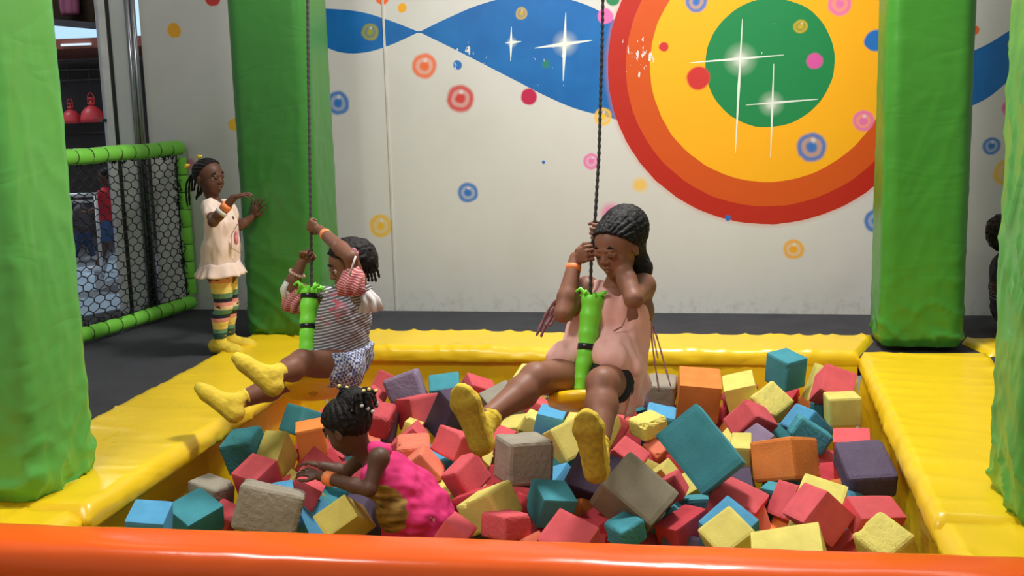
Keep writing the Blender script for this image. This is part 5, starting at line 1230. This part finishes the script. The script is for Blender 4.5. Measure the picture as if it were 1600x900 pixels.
    t.chain([P(985, 560, 4.1), P(998, 600, 4.08), P(988, 640, 4.08)], [.05, .035, .012], .03)
    for x0, x1 in ((930, 934), (990, 984)): t.cap(P(x0, 462, 4.16), P(x1, 446, 4.17), .03, .022, .02)
    t.ell(P(957, 478, 4.13), (.085, .075, .08), None, .03)
    t.cap(P(958, 436, 4.12), P(960, 449, 4.06), .05, .03, .008, sub=True)
    for hh, kk in ((hR, kR), (hL, kL)):
        hh, kk = Vector(hh), Vector(kk); t.cap(hh.lerp(kk, .5)-Vector((0, 0, .085)), kk-Vector((0, 0, .07)), .07, .07, .01, sub=True)
    dress = link('dress', t.mesh(.0045, .016, 15, stretch=(1, 1, .3)), M_sal); kids.append(dress)
    # flared hem that falls beside the right thigh
    hm = MB(); vs = []; fs = []; A_ = [P(975, 548, 4.0), P(992, 560, 4.0), P(1005, 575, 4.04), P(1010, 600, 4.1)]; B_ = [P(962, 640, 3.98), P(978, 655, 3.99), P(995, 640, 4.03), P(1006, 626, 4.08)]
    n = 24; m_ = 14
    for j in range(m_+1):
        for i in range(n+1):
            f = i/n*3; k0 = min(2, int(f)); ff = f-k0; p = A_[k0].lerp(A_[k0+1], ff).lerp(B_[k0].lerp(B_[k0+1], ff), j/m_)
            vs.append(p+Vector((.012*math.sin(i*.9+j*.2)*j/m_, .01*math.cos(i*1.1)*j/m_, 0)))
    for j in range(m_):
        for i in range(n): q = j*(n+1)+i; fs.append((q, q+1, q+n+2, q+n+1))
    k = link('hem', hm.add(vs, fs).mesh(), M_sal, smooth=True); so = k.modifiers.new('s', 'SOLIDIFY'); so.thickness = .004; k.parent = dress; kids.append(k)
    pp = MB(); pts = [P(984, 455, 4.06), P(981, 490, 4.04), P(972, 510, 4.04), P(958, 518, 4.03)]
    for i in range(len(pts)-1):
        for j in range(7): pp.lathe([(0, -.004), (.004, 0), (0, .004)], pts[i].lerp(pts[i+1], j/7), 6)
    k = link('bead_necklace', pp.mesh(), M_ext, smooth=True); kids.append(k)
    # black under shorts
    u = SDF()
    for hh, kk, f in ((hR, kR, .22), (hL, kL, .42)): u.cap(hh, Vector(hh).lerp(Vector(kk), f), .0735*s, .068*s, .03)
    u.cap(pel, hR, .08, .08, .03); u.cap(pel, hL, .08, .08, .03)
    kids.append(link('shorts', u.mesh(.0045, .003, 30), simple('black_shorts', rgb(26, 24, 28), .8)))
    for f, a, k_, t_, s_ in ((fR, aR, kR, tR, sR), (fL, aL, kL, tL, sL)): kids.append(sock(f, Vector(a).lerp(Vector(k_), .15), t_, s_, s*.98, .05)); kids.append(sole(f, t_, s_, s*.98))
    ax = w2-V(elr); kids.append(band(V(elr)+ax*.80, ax, .0285, .012, M_band))
    kids.append(link('earring', SDF().ell(hd.at(.395, -.03, -.16), (.006, .006, .006), None, .001).mesh(.0018), simple('silver_stud', rgb(220, 215, 205), .2, metal=.8)))
    finish(body, kids, base)
girl_salmon()

# ---- the toddler climbing in the foam
def toddler():
    s = .98; P = Py; base = P(676, 815, 3.78)-Vector((0, 0, .38))
    H = .212; hd = Head(P(544, 667, 3.76), (-.84, .28, -.45), (-.42, .05, .9), H)
    b = SDF(); hd.build(b)
    nk = P(568, 706, 3.77); ch = P(606, 745, 3.78); pel = P(668, 805, 3.80)
    torso(b, pel, ch, nk, (.25, .95, .1), s*.86)
    b.cap(Vector(nk), hd.at(0, -.1, -.25), .034*s, .033*s, .02)
    shn, eln, wrn = P(592, 716, 3.66), P(577, 765, 3.60), P(500, 744, 3.68)
    shf, elf, wrf = P(575, 706, 3.87), P(540, 738, 3.93), P(503, 728, 3.90)
    arm(b, shn, eln, wrn, s*1.0); arm(b, shf, elf, wrf, s)
    hand(b, wrn, (-.92, .15, .22), (.2, .3, -.9), .11, (.25, .5, .4), .4, 1)
    hand(b, wrf, (-.9, .2, .15), (.1, -.2, -.95), .11, (.3, .4, .3), .4, -1)
    hA, kA, aA = Vector(pel)+Vector((0, -.05, -.02)), Vector(pel)+Vector((-.05, -.06, -.2)), Vector(pel)+Vector((.05, -.06, -.36))
    hB, kB, aB = Vector(pel)+Vector((0, .06, -.02)), Vector(pel)+Vector((-.13, .06, -.16)), Vector(pel)+Vector((-.06, .07, -.34))
    leg(b, hA, kA, aA, s*.95); leg(b, hB, kB, aB, s*.95); foot(b, aA, (-1, 0, 0), (0, 0, -1), s); foot(b, aB, (-1, 0, 0), (0, 0, -1), s)
    body = link('person', b.mesh(.0035), skin('skin_cocoa', rgb(96, 66, 52)))
    tag(body, 'toddler in a bright pink dress leaning forward among the foam cubes', 'person')
    kids = hd.extras(body)
    h = SDF(); h.ell(hd.at(0, -.05, .13), (.378*H, .455*H, .388*H), hd.R, .004, fn=ridges(9, .007, (0, 1)))
    h.cut(hd.at(0, .30, .30), hd.R @ np.array([0, .68, -.73]))
    bun = Vector(P(556, 620, 3.76)); h.ell(bun, (.05, .05, .035), None, .03)
    hair = link('hair', h.mesh(.003, .003, 60), M_hair); kids.append(hair)
    rr = random.Random(4); M_bd = [simple('bead_yellow', rgb(236, 220, 130), .25), simple('bead_white', rgb(205, 212, 216), .2), simple('bead_black', rgb(30, 30, 34), .2)]
    for i in range(22):
        a = rr.uniform(0, 6.283); r0 = rr.uniform(.01, .05); p0 = bun+Vector((math.cos(a)*r0, math.sin(a)*r0, .02)); p1 = bun+Vector((math.cos(a)*(r0+.03), math.sin(a)*(r0+.02), .028*rr.random())); e = p1+Vector((math.cos(a)*.02, math.sin(a)*.015, -.03-.03*rr.random()))
        if i % 3 == 0: e = p1+Vector((math.cos(a)*.01, 0, .012))
        k = braid([p0, p1, e], .0055, M_hair, i); k.parent = hair; kids.append(k)
        q = link('bead', SDF().ell(e, (.0072,)*3, None, .001).mesh(.0022), M_bd[i % 3]); q.parent = hair; kids.append(q)
    g = NG('hot_pink_cotton'); o = g.obj()
    c = g.ramp(g.noise(9, 3, o), [(.3, rgb(214, 38, 112)), (.7, rgb(238, 58, 132))])
    pc_ = P(598, 800, 3.66)-base; dd = g.vmath('DISTANCE', o, tuple(pc_), out=1)
    mp = g.n('ShaderNodeMapping'); mp.inputs['Scale'].default_value = (8, 8, 30); mp.inputs['Rotation'].default_value = (0, .2, 0); g.l(o, mp.inputs[0])
    nn = g.noise(1.6, 4, mp.outputs[0]); reg = g.math('GREATER_THAN', g.math('ADD', g.math('MULTIPLY', g.ramp(dd, [(.05, 1.0), (.125, 0.0)]), 1.0), g.math('MULTIPLY', nn, .6)), .72)
    c = g.mix(reg, c, g.ramp(nn, [(.34, rgb(96, 72, 36)), (.5, rgb(150, 120, 54)), (.68, rgb(190, 160, 88))]))
    wc = P(675, 812, 3.68)-base; dw = g.vmath('DISTANCE', o, tuple(wc), out=1)
    c = g.mix(g.math('GREATER_THAN', g.math('ADD', g.ramp(dw, [(.01, .5), (.04, 0.0)]), g.noise(60, 2, o)), .90), c, rgb(236, 214, 222))
    g.col(c); g.rough(.85)
    t = SDF(); torso(t, P(666, 800, 3.79), ch, P(580, 706, 3.77), (.25, .95, .1), s, .009, w=(.052, .045, .045), r=(.072, .064, .062))
    t.chain([P(625, 762, 3.74), P(615, 800, 3.72), P(618, 845, 3.74)], [.06, .055, .05], .04); t.chain([P(662, 800, 3.78), P(680, 822, 3.78), P(682, 846, 3.78)], [.072, .066, .06], .04)
    t.cap(P(584, 703, 3.70), P(600, 708, 3.70), .024, .03, .02); t.cap(Vector(shn)+Vector((-.012, -.03, -.012)), Vector(eln), .036, .038, .008, sub=True)
    t.cap(P(560, 695, 3.77), P(568, 706, 3.77), .043, .04, .008, sub=True)
    kids.append(link('dress', t.mesh(.0045, .013, 17, stretch=(.5, 1, 1)), g.m))
    ax = Vector(wrn)-Vector(eln); kids.append(band(Vector(eln)+ax*.80, ax, .0255, .019, M_band))
    finish(body, kids, base)
toddler()

# ---- child in black half hidden by the right pillar
def dark_child():
    P = Py; Y = 6.45; base = P(1575, 515, Y); base.z = FZ
    hd = Head(P(1572, 367, Y), (.85, .5, 0), (0, 0, 1), .18)
    b = SDF(); hd.build(b); torso(b, P(1578, 490, Y), P(1576, 420, Y), P(1574, 398, Y), (0, 1, 0), .95)
    b.cap(P(1574, 405, Y), P(1573, 385, Y), .032, .032, .02)
    for dy in (-.05, .06):
        hp = P(1580, 492, Y+dy); k = Vector((hp.x+.10, hp.y, .10)); a = Vector((hp.x+.02, hp.y, FZ+.045)); leg(b, hp, k, a, .9); foot(b, a, (1, 0, 0), (0, 0, -1), .9)
    sh = P(1566, 412, Y-.09); el = P(1556, 446, Y-.14); wr = P(1572, 476, Y-.18); arm(b, sh, el, wr, .9); hand(b, wr, (.9, 0, -.3), (0, 1, 0), .1, (.3, .4, .3), .2, 1)
    sh2 = P(1578, 412, Y+.09); el2 = P(1590, 446, Y+.12); wr2 = P(1602, 460, Y+.1); arm(b, sh2, el2, wr2, .9); hand(b, wr2, (.9, 0, 0), (0, -1, 0), .1, (.3, .4, .3), .2, -1)
    body = link('person', b.mesh(.005), skin('skin_dark', rgb(70, 48, 38)))
    tag(body, 'child in black with round black hair, half hidden behind the pillar at the right edge', 'person')
    kids = hd.extras(body)
    h = SDF(); h.ell(hd.at(0, -.08, .16), (.50*.18, .56*.18, .50*.18), hd.R, .004); h.cut(hd.at(0, .33, .30), hd.R @ np.array([0, .70, -.72]))
    h.ell(hd.at(0, -.3, -.12), (.05, .06, .06), None, .03); kids.append(link('hair', h.mesh(.005, .008, 50), M_hair))
    g = NG('black_top_striped'); sp = g.n('ShaderNodeSeparateXYZ'); g.l(g.obj(), sp.inputs[0]); pz = P(1560, 450, Y).z-base.z
    st = g.math('GREATER_THAN', g.math('SINE', g.math('MULTIPLY', sp.outputs[2], 330)), .55); reg = g.math('LESS_THAN', g.math('ABSOLUTE', g.math('SUBTRACT', sp.outputs[2], pz)), .06)
    g.col(g.mix(g.math('MULTIPLY', st, reg), rgb(22, 22, 30), rgb(120, 112, 116))); g.rough(.85)
    t = SDF(); torso(t, P(1578, 482, Y), P(1576, 420, Y), P(1574, 402, Y), (0, 1, 0), .95, .014); t.cap(sh, Vector(sh).lerp(Vector(el), .8), .042, .036, .02)
    t.cap(sh2, Vector(sh2).lerp(Vector(el2), .8), .042, .036, .02); t.cut(P(1578, 500, Y), (0, 0, -1)); kids.append(link('shirt', t.mesh(.005, .005, 25), g.m))
    finish(body, kids, base)
dark_child()

# ---- two people beyond the glass
def passer(px, headpy, footpy, Y, shirtc, legc, label, sk, legup=.5, lean=0):
    P = Py; hgt = abs(P(px, headpy, Y).z-FZ); k = hgt; x = P(px, headpy, Y).x; base = Vector((x, Y, FZ))
    def Q(dx, dy, z): return Vector((x+dx*k, Y+dy*k, FZ+z*k))
    hd = Head(Q(lean, 0, .92), (-.9, -.3, 0), (0, 0, 1), .15*k)
    b = SDF(); hd.build(b); sc = k
    torso(b, Q(0, 0, .5), Q(lean*.6, 0, .72), Q(lean*.8, 0, .8), (0, 1, 0), .8*k); b.cap(Q(lean*.8, 0, .8), Q(lean, 0, .88), .03*k, .03*k, .02)
    J = []
    for dy, fx in ((-.06, -.14), (.06, .10)):
        h_, kn_, an_ = Q(0, dy, .48), Q(fx*.4, dy, .26), Q(fx, dy, .045); leg(b, h_, kn_, an_, .85*k); foot(b, an_, (-1, 0, 0), (0, 0, -1), .9*k); J.append((h_, kn_, an_))
    A = []
    for dy in (-.11, .11):
        a, e, w_ = Q(lean*.6, dy, .76), Q(-.06, dy*1.3, .62), Q(-.18, dy, .58); arm(b, a, e, w_, .8*k); hand(b, w_, (-1, 0, .1), (0, -dy, 0), .09*k, (.3, .4, .4), .2, 1 if dy > 0 else -1); A.append((a, e))
    body = link('person', b.mesh(.007), skin('skin_far_'+sk[0], rgb(*sk[1]))); tag(body, label, 'person'); kids = hd.extras(body)
    h = SDF(); h.ell(hd.at(0, -.06, .15), (.06*k, .072*k, .062*k), hd.R, .004); h.cut(hd.at(0, .3, .3), hd.R @ np.array([0, .7, -.72])); kids.append(link('hair', h.mesh(.006), M_hair))
    t = SDF(); torso(t, Q(0, 0, .53), Q(lean*.6, 0, .72), Q(lean*.8, 0, .79), (0, 1, 0), .8*k, .016)
    for a, e in A: t.cap(a, a.lerp(e, .7), .04*k, .034*k, .02)
    t.cut(Q(0, 0, .48), (0, 0, -1)); kids.append(link('shirt', t.mesh(.008, .006, 20), simple('shirt_'+sk[0], rgb(*shirtc), .8)))
    l = SDF(); 
    for h_, kn_, an_ in J:
        l.cap(h_, h_.lerp(kn_, min(1, legup*2)), .068*k, .06*k, .03)
        if legup > .5: l.cap(kn_, kn_.lerp(an_, .85), .05*k, .038*k, .02)
    l.cap(Q(0, -.03, .5), Q(0, .03, .5), .07*k, .07*k, .02); l.cut(Q(0, 0, .55), (0, 0, 1)); kids.append(link('trousers' if legup > .5 else 'shorts', l.mesh(.008, .005, 20), simple('legs_'+sk[0], rgb(*legc), .8)))
    for h_, kn_, an_ in J:
        q = SDF(); foot(q, an_, (-1, 0, 0), (0, 0, -1), .9*k, .006); kids.append(link('shoe', q.mesh(.006), simple('shoe_'+sk[0], rgb(200, 205, 215), .6)))
    finish(body, kids, base)
passer(166, 262, 440, 8.6, (196, 32, 52), (60, 90, 140), 'person in a red shirt and denim shorts beyond the net and the glass', ('red', (92, 64, 52)), .3, -.02)
passer(124, 300, 440, 9.2, (84, 80, 88), (52, 74, 112), 'person in blue jeans beyond the net, left of the one in red', ('jeans', (80, 58, 50)), 1.0, .02)
